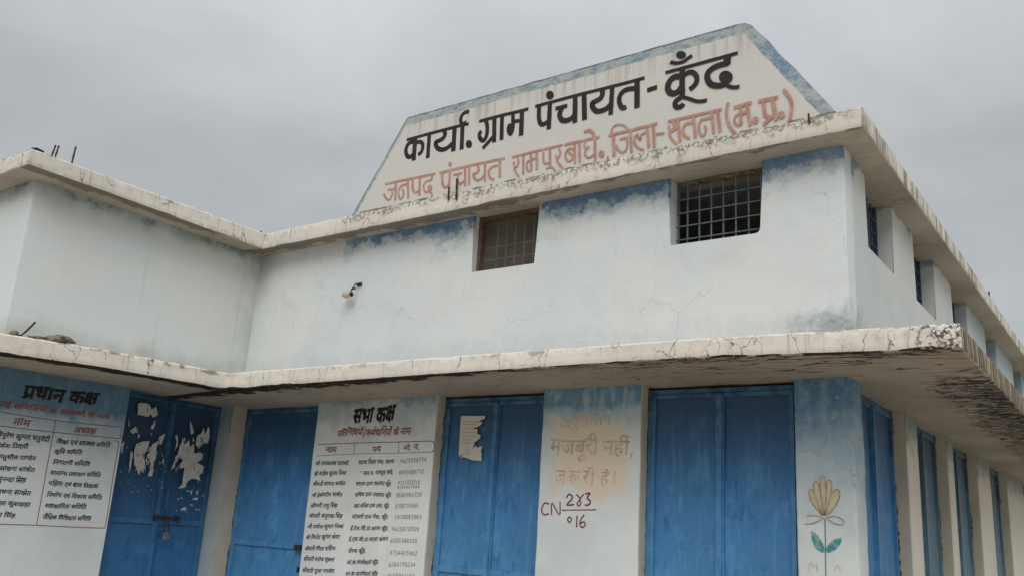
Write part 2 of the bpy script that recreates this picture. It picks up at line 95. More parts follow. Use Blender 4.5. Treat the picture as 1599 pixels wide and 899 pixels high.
TEXTS = [
['f',[-3903,2360,-3451,2370],111,36,0,0.12,0,3387,[60,0,49,676,66,1379,25,1898,179,2660]],
['f',[-4058,2263,-3270,2264],49,22,1,0.12,0,10821,[274,0,67,568,40,827,67,1397,44,1656,67,2211,43,2470,51,3085,461,3665,802,3924,25,4353,50,5115,181,5713,30,5713,66,6347,67,6606,52,6865,51,7274,461,7854,25,8373,75,9135,44,9395,66,9950,50,10209]],
['f',[-4175,2127,-4048,2131],43,22,1,0.12,0,1426,[44,0,66,555,50,814]],
['f',[-3652,2137,-3557,2140],37,22,1,0.12,0,1102,[46,0,42,568]],
['f',[-3326,2143,-3170,2152],38,22,1,0.12,0,2136,[50,0,79,598,801,857,44,1385,6,1940,801,1940]],
['f',[-4274,2024,-3898,2032],30,20,0,0.12,28,7228,[284,0,68,707,52,1226,66,1635,50,1894,25,2492,54,3254,58,3932,46,4872,51,5440,66,6020,60,6279,68,6955]],
['f',[-3789,2038,-3410,2048],29,20,0,0.12,0,8686,[60,0,42,676,215,1196,51,1585,67,2425,32,2684,54,3426,66,4104,46,4623,6,5191,30,5191,66,5825,801,6084,60,6612,40,7288,44,7858,66,8413]],
['f',[-3348,2049,-3088,2062],29,16,0,0.18,52,5490,[812,0,807,551,805,1102,808,1653,812,2204,806,2755,807,3306,810,3857,808,4408,807,4959]],
['f',[-4277,1941,-3909,1955],30,20,0,0.12,28,7796,[284,0,68,707,60,1226,40,1902,68,2472,58,2731,25,3671,69,4433,50,4433,66,5031,52,5290,67,5959,50,6218,284,6816,66,7523]],
['f',[-3755,1955,-3409,1966],29,20,0,0.12,115,7284,[791,0,32,762,44,1504,801,2059,46,2327,801,2895,52,3423,66,3832,50,4091,46,4689,69,5257,52,5257,48,5926,28,6497,75,7088,801,7088]],
['f',[-3354,1963,-3107,1974],29,16,0,0.18,52,5463,[812,0,811,551,812,1102,806,1653,807,2204,811,2755,811,3306,810,3857,804,4408,803,4959]],
['f',[-4277,1859,-3907,1874],29,20,0,0.12,28,7558,[284,0,68,707,50,966,40,1564,68,2134,60,2653,66,3329,43,3588,44,4203,66,4758,60,5277,66,5953,25,6212,75,6974,40,6974]],
['f',[-3791,1872,-3419,1883],28,20,0,0.12,0,8394,[60,0,52,676,46,1085,6,1653,30,1653,256,2547,66,3110,50,3369,46,4227,6,4795,30,4795,66,5429,51,5688,40,6268,25,7098,70,7860,5,7860,42,7860]],
['f',[-3352,1886,-3135,1895],29,16,0,0.18,52,5459,[812,0,804,551,806,1102,804,1653,803,2204,806,2755,806,3306,808,3857,804,4408,811,4959]],
['f',[-4271,1772,-3927,1788],29,20,0,0.12,28,6964,[284,0,68,707,12,1226,213,1717,57,2124,52,2680,42,3089,68,3609,44,3868,60,4683,66,5359,25,5618,75,6380,40,6380]],
['f',[-3789,1790,-3408,1799],28,20,0,0.12,0,8232,[60,0,67,676,30,935,57,1569,256,2385,66,2948,50,3207,46,4065,6,4633,30,4633,66,5267,51,5526,40,6106,25,6936,70,7698,5,7698,42,7698]],
['f',[-3361,1795,-3106,1809],29,16,0,0.18,52,5464,[812,0,809,551,807,1102,807,1653,812,2204,809,2755,809,3306,806,3857,806,4408,809,4959]],
['f',[-4275,1689,-3969,1701],29,20,0,0.12,28,5607,[284,0,68,707,50,966,40,1564,68,2134,50,2653,43,3251,69,3866,67,4126,60,4385,6,5061,61,5061]],
['f',[-3790,1706,-3418,1716],28,20,0,0.12,0,9084,[60,0,61,676,66,1207,801,1466,60,1734,67,2410,30,2669,57,3303,256,4119,66,4682,50,4941,46,5799,6,6367,30,6367,66,7001,801,7260,25,7788,70,8550,5,8550,42,8550]],
['f',[-3357,1713,-3131,1729],29,16,0,0.18,52,5464,[812,0,804,551,803,1102,812,1653,810,2204,810,2755,809,3306,809,3857,809,4408,809,4959]],
['f',[-4280,1609,-3902,1623],29,20,0,0.12,28,7255,[284,0,68,707,50,966,40,1564,68,2134,9,2653,44,3417,69,3972,52,3972,66,4381,43,4640,66,5255,67,5774,60,6033,6,6709,61,6709]],
['f',[-3797,1624,-3421,1636],28,20,0,0.12,0,7780,[46,0,35,568,57,1072,66,1628,52,1887,68,2296,256,2815,66,3378,50,3637,46,4495,6,5063,30,5063,66,5697,801,5956,25,6484,70,7246,5,7246,42,7246]],
['f',[-3357,1635,-3087,1648],28,16,0,0.18,44,5454,[810,0,812,551,810,1102,807,1653,803,2204,811,2755,806,3306,812,3857,809,4408,808,4959]],
['f',[-4282,1525,-3879,1547],28,20,0,0.12,28,7765,[284,0,68,707,50,1226,44,1824,79,2379,32,2638,25,3640,69,4402,50,4402,66,5000,52,5259,67,5928,50,6187,284,6785,66,7492]],
['f',[-3802,1538,-3411,1552],28,20,0,0.12,0,8052,[12,0,801,491,19,759,60,1312,801,1988,32,2256,68,2998,801,3257,274,3525,66,4093,801,4352,58,4620,66,5300,54,5559,66,6237,25,6756,70,7518,5,7518,42,7518]],
['f',[-3372,1550,-3102,1563],29,16,0,0.18,52,5464,[812,0,807,551,805,1102,808,1653,811,2204,804,2755,803,3306,812,3857,803,4408,809,4959]],
['f',[-4286,1442,-3904,1468],29,20,0,0.12,28,7760,[284,0,68,707,67,1226,57,1485,44,2041,79,2596,42,2855,25,3635,69,4397,50,4397,66,4995,52,5254,25,5923,75,6685,57,6685,35,7241]],
['f',[-3806,1453,-3400,1475],28,20,0,0.12,0,8721,[12,0,801,491,19,759,60,1312,801,1988,32,2256,68,2998,801,3257,274,3525,66,4093,801,4352,58,4620,66,5300,54,5559,66,6237,25,6756,6,7518,30,7518,44,8152]],
['f',[-3375,1465,-3112,1479],28,16,0,0.18,52,5464,[812,0,806,551,803,1102,808,1653,806,2204,807,2755,811,3306,806,3857,805,4408,809,4959]],
['f',[-4283,1356,-3940,1377],28,20,0,0.12,28,7209,[284,0,68,707,50,966,40,1564,68,2134,54,2653,68,3331,54,3590,66,4268,42,4787,66,5307,67,5566,61,5825,51,6356,66,6936]],
['f',[-3797,1368,-3619,1379],28,20,0,0.12,0,3295,[274,0,75,568,52,568,25,977,25,1999,70,2761,5,2761,42,2761]],
['f',[-3368,1380,-3102,1390],28,16,0,0.18,52,5451,[812,0,810,551,808,1102,807,1653,807,2204,805,2755,808,3306,812,3857,803,4408,805,4959]],
['f',[-4284,1274,-3938,1294],28,20,0,0.12,28,7233,[284,0,68,707,50,966,40,1564,68,2134,60,2653,52,3329,79,3738,32,3997,58,4999,69,5679,183,5679,54,6282,66,6960]],
['f',[-3802,1283,-3475,1305],27,20,0,0.12,29,7137,[10,0,6,1023,801,1023,48,1291,66,1862,801,2121,25,2389,66,3151,51,3410,181,3990,25,3990,40,4752,66,5322,181,5581,25,5841,70,6603,5,6603,42,6603]],
['f',[-3369,1296,-3108,1314],27,16,0,0.18,55,5490,[809,0,805,551,809,1102,809,1653,804,2204,812,2755,808,3306,805,3857,806,4408,807,4959]],
['f',[-4285,1189,-3924,1210],28,20,0,0.12,28,6948,[284,0,68,707,50,966,40,1564,68,2134,46,2653,70,3221,32,3221,66,3963,46,4482,66,5050,197,5309,37,5776,75,6353,51,6353]],
['f',[-3805,1204,-3468,1222],27,20,0,0.12,29,7137,[10,0,6,1023,801,1023,48,1291,66,1862,801,2121,25,2389,66,3151,51,3410,181,3990,25,3990,40,4752,66,5322,181,5581,25,5841,70,6603,5,6603,42,6603]],
['f',[-3367,1217,-3112,1234],27,16,0,0.18,52,5451,[812,0,804,551,809,1102,808,1653,812,2204,807,2755,805,3306,804,3857,807,4408,805,4959]],
['f',[-3355,1858,-3132,1868],19,12,0,0.12,52,5490,[812,0,804,551,803,1102,812,1653,812,2204,808,2755,810,3306,809,3857,811,4408,807,4959]],
['w',[-1901,2326,-1330,2355],96,40,0,0.12,0,3746,[274,0,43,568,66,1183,44,1442,25,2257,179,3019]],
['w',[-2098,2241,-1204,2259],38,24,1,0.12,0,11909,[215,0,41,389,66,1031,12,1290,60,2041,67,2717,50,2976,67,3574,40,3833,51,4403,461,4983,25,5502,75,6264,9,6524,201,7288,51,7650,179,8230,461,8942,25,9461,75,10223,44,10483,66,11038,50,11297]],
['w',[-1923,2126,-1804,2131],48,26,1,0.12,0,1426,[44,0,66,555,50,814]],
['w',[-1471,2122,-1295,2132],44,24,1,0.12,29,2433,[9,0,201,764,51,1126,179,1706]],
['w',[-2024,2033,-1639,2037],32,26,0,0.12,0,7569,[67,0,269,259,46,811,69,1379,52,1379,75,1788,58,1788,25,2728,69,3490,50,3490,66,4088,52,4347,30,5016,40,5650,69,6220,57,6220,450,6776,42,6776,68,7296]],
['w',[-2015,1957,-1785,1968],31,26,0,0.12,0,4696,[52,0,66,409,25,668,75,1430,58,1430,67,2370,40,2629,57,3199,66,3755,52,4014,68,4423]],
['w',[-1968,1881,-1713,1891],31,26,0,0.12,0,5428,[52,0,60,409,69,1085,58,1085,68,1765,54,2024,46,2962,66,3530,197,3789,37,4256,75,4833,51,4833]],
['w',[-1952,1802,-1704,1809],31,26,0,0.12,0,4905,[60,0,66,676,43,935,44,1550,66,2105,60,2624,66,3300,25,3559,75,4321,40,4321]],
['w',[-1955,1724,-1752,1729],31,26,0,0.12,0,4109,[60,0,69,676,44,676,202,1231,42,1589,66,2109,67,2628,60,2887,6,3563,61,3563]],
['w',[-1957,1640,-1700,1641],31,26,0,0.12,0,4905,[60,0,66,676,43,935,44,1550,66,2105,60,2624,66,3300,25,3559,75,4321,40,4321]],
['w',[-1954,1562,-1688,1561],30,26,0,0.12,40,5197,[58,0,68,680,54,939,66,1617,25,2136,69,2898,58,2898,57,3578,66,4134,61,4393,66,4924]],
['w',[-1894,1484,-1778,1481],30,26,0,0.12,0,2150,[52,0,67,669,60,928,6,1604,61,1604]],
['w',[-1586,2032,-1160,2047],31,24,0,0.12,0,8737,[67,0,58,259,179,939,66,1651,19,2170,57,2723,6,3279,215,3539,57,3928,66,4484,215,4743,199,5132,51,5521,60,6361,67,7037,50,7296,67,7894,40,8153]],
['w',[-1588,1956,-1376,1968],30,24,0,0.12,0,4235,[25,0,71,762,67,762,59,1021,60,1859,67,2535,50,2794,67,3392,40,3651]],
['w',[-1583,1878,-1297,1889],30,24,0,0.12,0,5495,[67,0,44,259,27,814,52,1377,66,1786,44,2045,68,2600,60,3119,67,3795,50,4054,67,4652,40,4911]],
['w',[-1588,1800,-1197,1815],30,24,0,0.12,0,8364,[60,0,66,676,50,935,66,1533,202,1792,51,2150,274,2990,58,3558,66,4238,60,4497,44,5173,60,5988,67,6664,50,6923,67,7521,40,7780]],
['w',[-1587,1723,-1200,1728],30,24,0,0.12,0,8249,[50,0,67,598,61,857,54,1388,66,2066,19,2585,57,3138,6,3694,48,3954,66,4525,54,4784,67,5722,57,5981,25,6537,66,7299,60,7558]],
['w',[-1583,1643,-1155,1647],30,24,0,0.12,0,9171,[67,0,44,259,50,814,66,1412,181,1671,39,1671,19,2654,57,3207,6,3763,67,4023,57,4282,25,4838,66,5600,60,5859,60,6795,67,7471,50,7730,67,8328,40,8587]],
['w',[-1581,1563,-1265,1569],29,24,0,0.12,0,6361,[60,0,61,676,25,1207,66,1969,67,2228,52,2487,40,2896,66,3466,60,3985,67,4661,50,4920,67,5518,40,5777]],
['w',[-1581,1480,-1212,1485],30,24,0,0.12,0,8289,[32,0,76,742,67,742,57,1001,25,1557,67,2579,57,2838,67,3394,57,3653,43,4209,40,4824,66,5394,60,5913,67,6589,50,6848,67,7446,40,7705]],
['f',[-1930,2299,-1532,2312],90,14,2,0.05,29,3503,[9,0,44,764,69,1319,58,1319,66,1999,60,2258,44,2934]],
['f',[-1996,2121,-1368,2113],98,10,2,0.05,0,4383,[50,0,32,598,48,1340,70,1911,52,1911,68,2320,44,2839,61,3394,440,3925,799,4184]],
['f',[-1959,1930,-1492,1921],86,12,2,0.05,0,3263,[32,0,418,742,52,1529,68,1938,61,2457,76,2988,104,2988]]]
GLYPHS = {
60:'587,551 587,0 506,0 506,266 477,257* 419,251* 380,251 338,251* 245,266* 212,277 192,264* 167,253 208,201* 319,91* 380,42 326,-12 270,37* 171,137* 95,225* 73,256 51,287* 40,323* 40,340 40,359* 70,393* 104,393 129,393* 166,370* 181,350 202,369* 217,428* 217,458 217,488* 208,536* 201,551 0,551 0,622 691,622 691,551|369,322 408,322* 472,330* 506,339 506,551 281,551 288,534* 298,488* 298,458 298,416* 279,354* 262,333 314,322*',
49:'174,632 211,632* 269,611* 291,586 309,567* 332,499* 332,437 332,321 533,321 533,551 402,551 402,622 717,622 717,551 614,551 614,0 533,0 533,250 332,250 332,213 332,180* 303,151* 283,151 264,151* 222,176* 186,215* 164,259* 164,278 164,296* 191,321* 224,321 253,321 253,426 253,473* 243,523* 232,538 212,568* 169,568 142,568* 114,542* 114,521 114,493* 161,463* 218,460 210,389 135,395* 46,456* 46,520 46,579* 122,632*',
66:'170,551 170,0 89,0 89,551 0,551 0,622 273,622 273,551',
25:'777,551 452,551 452,349 500,399* 569,399 634,399* 716,316* 716,239 716,193* 686,89* 651,39 579,80 604,112* 636,196* 636,237 636,284* 597,330* 562,330 508,330* 452,258 452,0 371,0 371,174 347,154* 276,118* 226,118 179,118* 96,156* 46,233* 46,290 46,370* 156,464* 244,464 267,464* 324,457* 339,454 333,381 317,385* 268,391* 249,391 191,391* 127,339* 127,292 127,239* 188,188* 228,188 272,188* 341,230* 371,260 371,551 0,551 0,622 777,622',
179:'623,551 623,0 542,0 542,325 511,310* 440,293* 390,293 340,293* 257,313* 225,326 178,297* 128,244* 128,208 128,188* 148,147* 200,120* 247,120 258,120* 269,121 263,139* 263,157 263,189* 303,216* 328,216 369,216* 413,164* 413,136 413,108* 388,76* 365,66 383,43* 421,2* 448,-24 390,-65 363,-34* 314,27* 298,53 286,51* 258,50* 245,50 186,50* 96,91* 46,162* 46,205 46,260* 115,333* 164,361 120,390* 74,461* 74,507 74,560* 155,632* 231,632 293,632* 382,574* 382,515 382,467* 336,401* 295,373 314,368* 357,364* 379,364 425,364* 504,385* 542,411 542,551 453,551 453,622 727,622 727,551|153,502 153,469* 195,416* 228,399 303,448* 303,506 303,530* 269,566* 229,566 195,566* 153,532*',
274:'45,53 214,153 160,162* 128,194 103,221* 79,294* 79,358 79,551 0,551 0,622 583,622 583,551 479,551 479,0 398,0 398,193 92,-13|398,551 160,551 160,369 160,328* 166,280* 179,251* 190,240 213,217* 262,217 301,217* 373,255* 398,280',
67:'89,551 0,551 0,622 80,622 68,644* 53,694* 53,724 53,802* 169,896* 266,896 407,896* 625,743* 704,615 620,615 467,824* 283,824 213,824* 134,765* 134,714 134,684* 153,639* 165,622 273,622 273,551 170,551 170,0 89,0',
40:'481,551 481,0 400,0 400,328 291,328 230,328* 169,316* 150,299 126,280* 126,237 126,188* 200,97* 271,40 217,-12 171,28* 92,108* 45,194* 45,242 45,277* 72,333* 93,351 122,376* 204,399* 272,399 400,399 400,551 0,551 0,622 584,622 584,551',
44:'0,622 569,622 569,551 466,551 466,0 385,0 385,298 204,298 204,244 204,216* 176,188* 153,188 129,188* 75,230* 37,290* 37,318 37,341* 64,369* 98,369 385,369 385,551 0,551',
43:'630,551 526,551 526,0 445,0 445,150 414,130* 341,103* 283,103 206,103* 111,184* 111,251 111,278* 129,328* 148,348 101,366* 42,437* 42,493 42,553* 124,632* 187,632 240,632* 311,576* 311,531 311,484* 271,443 210,482 221,492* 230,515* 230,526 230,541* 210,568* 184,568 156,568* 116,524* 116,489 116,457* 147,418* 196,400* 223,397 253,405* 288,405 299,405* 326,403* 333,402 326,332 320,333* 303,333* 298,333 248,333* 191,292* 191,254 191,213* 248,173* 292,173 345,173* 419,216* 445,245 445,551 383,551 383,622 630,622',
51:'595,622 595,551 491,551 491,0 410,0 410,179 382,161* 304,132* 253,132 163,132* 52,253* 38,353 100,366* 160,413* 160,457 160,485* 137,533* 123,551 0,551 0,622|129,301 149,252* 210,203* 259,203 309,203* 383,245* 410,274 410,551 211,551 240,499* 240,445 240,337*',
461:'170,551 170,0 89,0 89,551 0,551 0,622 273,622 273,551|90,615 69,694* 28,785* -22,823* -56,823 -78,823* -112,814* -126,809 -150,882 -111,896* -59,896 -5,896* 74,845* 137,722* 165,615|146,821 146,845* 179,879* 201,879 224,879* 257,845* 257,821 257,797* 224,763* 201,763 179,763* 146,797*',
802:'305,833 387,833 125,-166 42,-166',
50:'509,551 509,0 428,0 428,250 207,250 207,213 207,180* 178,151* 159,151 140,151* 98,176* 62,215* 39,259* 39,278 39,296* 66,321* 100,321 126,321 126,551 0,551 0,622 612,622 612,551|428,551 207,551 207,321 428,321',
181:'-190,615 -211,650* -240,726* -240,762 -240,829* -151,896* -85,896 -53,896* 1,883* 21,872 -1,806 -18,815* -56,827* -78,827 -118,827* -160,782* -160,747 -160,714* -133,651* -108,615',
30:'649,551 545,551 545,0 465,0 465,165 439,148* 367,118* 317,118 240,118* 141,204* 141,275 141,304* 166,355* 185,371 38,369 38,441 331,441 349,441* 385,440* 389,440 382,370 350,370 292,370* 221,321* 221,274 221,231* 279,188* 317,188 367,188* 438,231* 465,260 465,551 0,551 0,622 649,622',
52:'395,42 341,-12 282,37* 178,137* 98,225* 75,256 53,287* 40,323* 40,340 40,359* 70,393* 104,393 129,393* 166,370* 181,349 220,369* 256,429* 256,468 256,491* 246,536* 239,551 0,551 0,622 424,622 424,551 320,551 336,516* 336,458 336,403* 292,327* 216,274* 167,254 212,202* 331,91*',
75:'-169,615 -190,694* -231,785* -281,823* -315,823 -337,823* -371,814* -385,809 -409,882 -370,896* -318,896 -264,896* -185,845* -122,722* -94,615',
46:'479,551 479,0 398,0 398,191 369,172* 301,146* 254,146 214,146* 149,173* 128,194 103,221* 79,294* 79,358 79,551 0,551 0,622 583,622 583,551|398,551 160,551 160,369 160,328* 166,280* 179,251* 190,240 213,217* 263,217 303,217* 373,255* 398,280',
42:'413,-58 392,-24* 354,46* 342,73 330,71* 302,68* 287,68 245,68* 160,89* 89,136* 46,215* 46,272 46,316* 77,379* 102,401 135,430* 231,456* 290,456 295,456 295,551 0,551 0,622 534,622 534,551 376,551 376,385 327,385 269,385* 198,371* 173,355 151,340* 126,294* 126,262 126,209* 205,140* 287,140 293,140* 305,140* 312,141 306,161* 306,176 306,211* 348,240* 373,240 416,240* 461,191* 461,162 461,130* 432,95* 410,86 422,62* 455,11* 480,-24',
79:'170,551 170,0 89,0 89,551 0,551 0,622 273,622 273,551|90,615 69,694* 28,785* -22,823* -56,823 -78,823* -112,814* -126,809 -150,882 -111,896* -59,896 -5,896* 74,845* 137,722* 165,615',
801:'72,54 72,91* 108,121* 133,121 159,121* 196,91* 196,54 196,18* 159,-14* 133,-14 108,-14* 72,18*',
6:'-185,772 -185,796* -152,830* -130,830 -107,830* -75,796* -75,772 -75,748* -107,714* -130,714 -152,714* -185,748*',
284:'243,40 195,107 447,258 389,270* 295,298* 257,314 214,286* 123,229* 76,202 28,270 69,290* 146,333* 183,354 130,392* 89,464* 89,503 89,556* 174,632* 247,632 313,632* 399,559* 399,500 399,457* 354,388* 319,361 363,344* 483,316* 537,310 537,551 461,551 461,622 722,622 722,551 618,551 618,0 537,0 537,234|168,497 168,473* 202,419* 248,393 281,415* 318,469* 318,500 318,534* 278,566* 244,566 215,566* 168,532*',
68:'-185,615 -202,650* -220,714* -220,748 -220,813* -136,896* -61,896 -1,896* 79,839* 137,718* 163,622 273,622 273,551 170,551 170,0 89,0 89,551 0,551 0,622 87,622 59,726* -2,825* -57,825 -97,825* -139,776* -139,733 -139,699* -119,644* -105,615',
54:'0,551 0,622 693,622 693,551 589,551 589,0 508,0 508,355 502,356* 494,356 470,356* 420,332* 374,269* 356,208 279,232 291,278* 311,313 287,331* 239,353* 209,353 169,353* 126,307* 126,271 126,233* 169,164* 251,89* 309,40 255,-12 197,38* 101,129* 45,222* 45,275 45,328* 94,395* 168,426* 204,426 248,426* 321,397* 354,370 412,426* 499,426 504,426* 508,426 508,551',
58:'122,189 87,189* 40,224* 40,255 40,284* 76,314* 104,314 122,314* 161,299* 191,276 241,292* 305,378* 305,443 305,499* 246,566* 199,566 168,566* 138,539* 138,516 138,501* 157,466* 214,442* 270,440 253,370 159,376* 66,459* 66,517 66,568* 137,632* 204,632 251,632* 333,589* 384,504* 384,440 384,371* 315,254* 254,221 299,182* 383,87* 414,43 350,-1 299,71* 216,164* 179,194 152,189*|591,551 591,0 510,0 510,551 421,551 421,622 695,622 695,551',
215:'369,322 400,322* 450,327* 478,332 486,260 461,255* 409,251* 380,251 338,251* 245,266* 212,277 192,264* 167,253 208,201* 319,91* 380,42 326,-12 270,37* 171,137* 95,225* 73,256 51,287* 40,323* 40,340 40,359* 70,393* 104,393 129,393* 166,370* 181,350 202,369* 217,428* 217,458 217,488* 208,536* 201,551 0,551 0,622 403,622 403,551 281,551 288,534* 298,488* 298,458 298,416* 279,354* 262,333 314,322*',
32:'653,551 653,0 572,0 572,370 435,370 394,370* 378,373 414,343* 458,263* 458,218 458,172* 417,110* 350,80* 310,80 257,80* 161,141* 73,282* 31,401 102,426 148,292* 248,153* 306,153 338,153* 379,187* 379,227 379,271* 318,349* 273,377 302,441 572,441 572,551 0,551 0,622 757,622 757,551',
812:'190,-10 171,-10* 123,-5* 106,-1 106,75 123,69* 166,63* 187,63 253,63* 339,109* 387,188* 409,292* 411,350 405,350 386,315* 313,267* 255,267 163,267* 52,381* 52,484 52,596* 169,724* 269,724 335,724* 440,656* 502,516* 502,409 502,348* 487,227* 447,120* 377,37* 268,-10*|267,337 311,337* 377,376* 413,436* 413,467 413,511* 381,594* 318,649* 270,649 212,649* 138,569* 138,484 138,416* 203,337*',
807:'341,160 11,160 11,238 335,718 427,718 427,241 531,241 531,160 427,160 427,0 341,0|341,241 341,415 341,452* 344,533* 347,604* 347,626 343,626 336,607* 310,555* 299,538 98,241',
805:'47,76 218,262 267,315* 336,399* 374,481* 374,530 374,587* 310,649* 259,649 213,649* 138,611* 104,582 54,640 93,675* 196,724* 260,724 354,724* 464,622* 464,533 464,478* 420,380* 343,284* 293,231 156,85 156,81 492,81 492,0 47,0',
808:'238,-10 188,-10* 96,9* 64,29 64,113 86,98* 147,77* 213,66* 240,66 317,66* 404,140* 404,219 404,290* 318,363* 236,363 210,363* 143,354* 123,350 79,378 106,714 443,714 443,633 183,633 164,428 180,432* 235,438* 266,438 331,438* 434,391* 495,298* 495,229 495,117* 363,-10*',
806:'229,-10 176,-10* 81,7* 40,29 40,112 83,90* 181,65* 227,65 317,65* 400,140* 400,206 400,272* 300,332* 214,332 149,332 149,406 214,406 294,406* 378,481* 378,541 378,592* 311,649* 256,649 204,649* 124,616* 88,590 43,651 80,681* 188,724* 256,724 361,724* 469,624* 469,547 469,475* 384,388* 315,376 315,373 401,363* 491,274* 491,203 491,109* 363,-10*',
810:'412,633 44,633 44,714 503,714 503,643 232,0 137,0',
69:'-248,-12 -194,11* -136,11 -61,11* 22,-66* 22,-129 22,-190* -71,-268* -157,-268 -254,-268* -395,-176* -455,-100 -394,-57 -355,-105* -285,-167* -206,-196* -157,-196 -51,-196* -51,-122 -51,-89* -100,-57* -131,-57 -158,-57* -201,-68* -222,-79',
791:'140,471 115,729 226,729 201,471|316,471 291,729 401,729 376,471',
48:'585,551 482,551 482,0 401,0 401,165 374,147* 297,118* 241,118 185,118* 96,160* 46,235* 46,286 46,372* 167,464* 265,464 279,464* 319,461* 358,457* 369,454 363,385 343,389* 293,395* 268,395 248,395* 230,392 365,224 384,238* 401,256 401,551 0,551 0,622 585,622|127,287 127,235* 194,184* 242,184 260,184* 293,190* 308,195 168,370 127,342*',
28:'605,551 502,551 502,0 421,0 421,166 390,146* 314,118* 259,118 182,118* 86,199* 86,266 86,294* 106,346* 128,366 88,385* 42,455* 42,497 42,528* 52,551 0,551 0,622 605,622|167,269 167,227* 223,188* 267,188 319,188* 396,231* 421,260 421,551 145,551 123,527* 123,494 123,457* 166,417* 200,412 228,419* 263,419 290,419* 308,417 302,347 295,348* 279,348* 273,348 224,348* 167,308*',
811:'276,-10 169,-10* 52,93* 52,182 52,255* 133,346* 190,374 142,405* 75,490* 75,554 75,611* 131,687* 223,725* 276,725 331,725* 422,687* 477,611* 477,553 477,488* 404,406* 349,378 387,358* 456,305* 500,234* 500,186 500,126* 443,38* 343,-10*|277,414 324,436* 390,497* 390,550 390,600* 329,651* 275,651 223,651* 162,600* 162,550 162,495* 227,438*|274,64 343,64* 413,130* 413,185 413,233* 340,304* 263,340 202,311* 139,235* 139,181 139,129* 204,64*',
804:'261,0 261,446 261,488* 264,589* 265,622 249,605* 226,584* 206,567 134,508 87,568 274,714 347,714 347,0',
803:'275,-10 160,-10* 48,185* 48,358 48,474* 93,638* 193,725* 275,725 391,725* 504,532* 504,358 504,243* 459,78* 358,-10*|275,66 350,66* 414,210* 414,358 414,504* 350,649* 275,649 200,649* 138,504* 138,358 138,212* 200,66*',
256:'172,-24 125,43 393,205 393,551 208,551 208,234 208,208* 183,178* 160,178 134,178* 79,220* 41,280* 41,308 41,331* 68,359* 102,359 127,359 127,551 0,551 0,622 578,622 578,551 474,551 474,0 393,0 393,122',
70:'-63,-245 -88,-255* -145,-268* -173,-268 -248,-268* -333,-189* -333,-126 -333,-69* -241,11* -162,11 -87,11* 25,-45* 111,-136* 145,-189 83,-228 29,-145* -83,-57* -156,-57 -207,-57* -259,-96* -259,-128 -259,-166* -209,-196* -178,-196 -151,-196* -109,-185* -88,-175',
5:'-188,847 -188,868* -159,896* -139,896 -118,896* -89,868* -89,847 -89,826* -118,797* -139,797 -159,797* -188,826*|69,863 46,763* -61,680* -138,680 -210,680* -318,769* -352,863 -283,887 -257,817* -189,747* -135,747 -77,747* -21,822* -5,889',
12:'271,222 242,222* 184,208* 161,197 114,225* 50,301* 50,352 50,380* 70,420* 87,433 110,450* 172,465* 221,465 314,465 314,551 0,551 0,622 505,622 505,551 395,551 395,394 211,394 180,394* 154,388* 145,381 130,369* 130,347 130,323* 158,290* 174,277 220,294* 275,294 349,294* 447,219* 447,154 447,89* 364,14* 289,4 318,-8* 381,-30* 415,-40 382,-110 325,-84* 221,-27* 176,1 117,4* 48,33* 48,65 48,87* 75,116* 101,116 121,116* 164,95* 194,70 208,68* 219,68 289,68* 366,109* 366,153 366,186* 317,222*|293,615 272,650* 243,726* 243,762 243,829* 332,896* 398,896 430,896* 484,883* 504,872 482,806 465,815* 427,827* 405,827 365,827* 323,782* 323,747 323,714* 350,651* 375,615',
213:'122,189 87,189* 40,224* 40,255 40,284* 76,314* 104,314 122,314* 161,299* 191,276 241,292* 305,378* 305,443 305,499* 246,566* 199,566 168,566* 138,539* 138,516 138,501* 157,466* 214,442* 270,440 253,370 159,376* 66,459* 66,517 66,568* 137,632* 204,632 251,632* 333,589* 384,504* 384,440 384,371* 315,254* 254,221 299,182* 383,87* 414,43 350,-1 299,71* 216,164* 179,194 152,189*',
57:'571,551 467,551 467,0 387,0 387,165 361,147* 286,118* 233,118 179,118* 95,160* 46,235* 46,286 46,372* 161,464* 255,464 268,464* 307,461* 344,457* 354,454 349,381 330,385* 282,391* 259,391 197,391* 127,337* 127,287 127,236* 190,188* 235,188 287,188* 362,233* 387,260 387,551 0,551 0,622 571,622',
809:'288,-10 223,-10* 117,58* 55,198* 55,305 55,367* 70,487* 110,594* 180,677* 289,724* 367,724 386,724* 435,720* 451,715 451,639 434,645* 391,651* 370,651 304,651* 219,605* 170,526* 148,422* 146,364 152,364 172,399* 244,447* 302,447 394,447* 505,334* 505,230 505,119* 388,-10*|287,65 346,65* 419,145* 419,230 419,298* 355,377* 290,377 246,377* 180,338* 144,279* 144,247 144,204* 176,120* 240,65*',
61:'321,69 357,80* 403,116* 403,148 403,186* 345,229* 280,229 211,229* 138,172* 138,124 138,93* 161,35* 232,-36* 302,-89 248,-142 157,-71* 58,53* 58,130 58,168* 89,227* 115,248 96,266* 69,318* 69,352 69,380* 89,420* 106,433 129,450* 188,465* 229,465 361,465 361,551 0,551 0,622 546,622 546,551 442,551 442,394 230,394 199,394* 173,388* 164,381 149,369* 149,347 149,327* 169,296* 183,284 230,300* 284,300 353,300* 440,258* 481,191* 481,153 481,95* 413,19* 348,2',
9:'470,218 470,148* 379,80* 312,80 226,80* 92,208* 29,356 100,382 143,276* 243,153* 305,153 343,153* 391,188* 391,227 391,264* 350,322* 318,347 291,342* 260,341 255,411 323,413* 380,457* 380,494 380,530* 333,562* 302,562 265,562* 205,542* 171,525 146,594 172,608* 249,632* 298,632 376,632* 459,554* 459,495 459,417* 392,375 403,365* 412,355 450,350* 486,350 518,350* 568,356* 594,363 594,551 521,551 521,622 779,622 779,551 675,551 675,0 594,0 594,290 570,284* 524,279* 498,279 481,279* 455,282 470,252*',
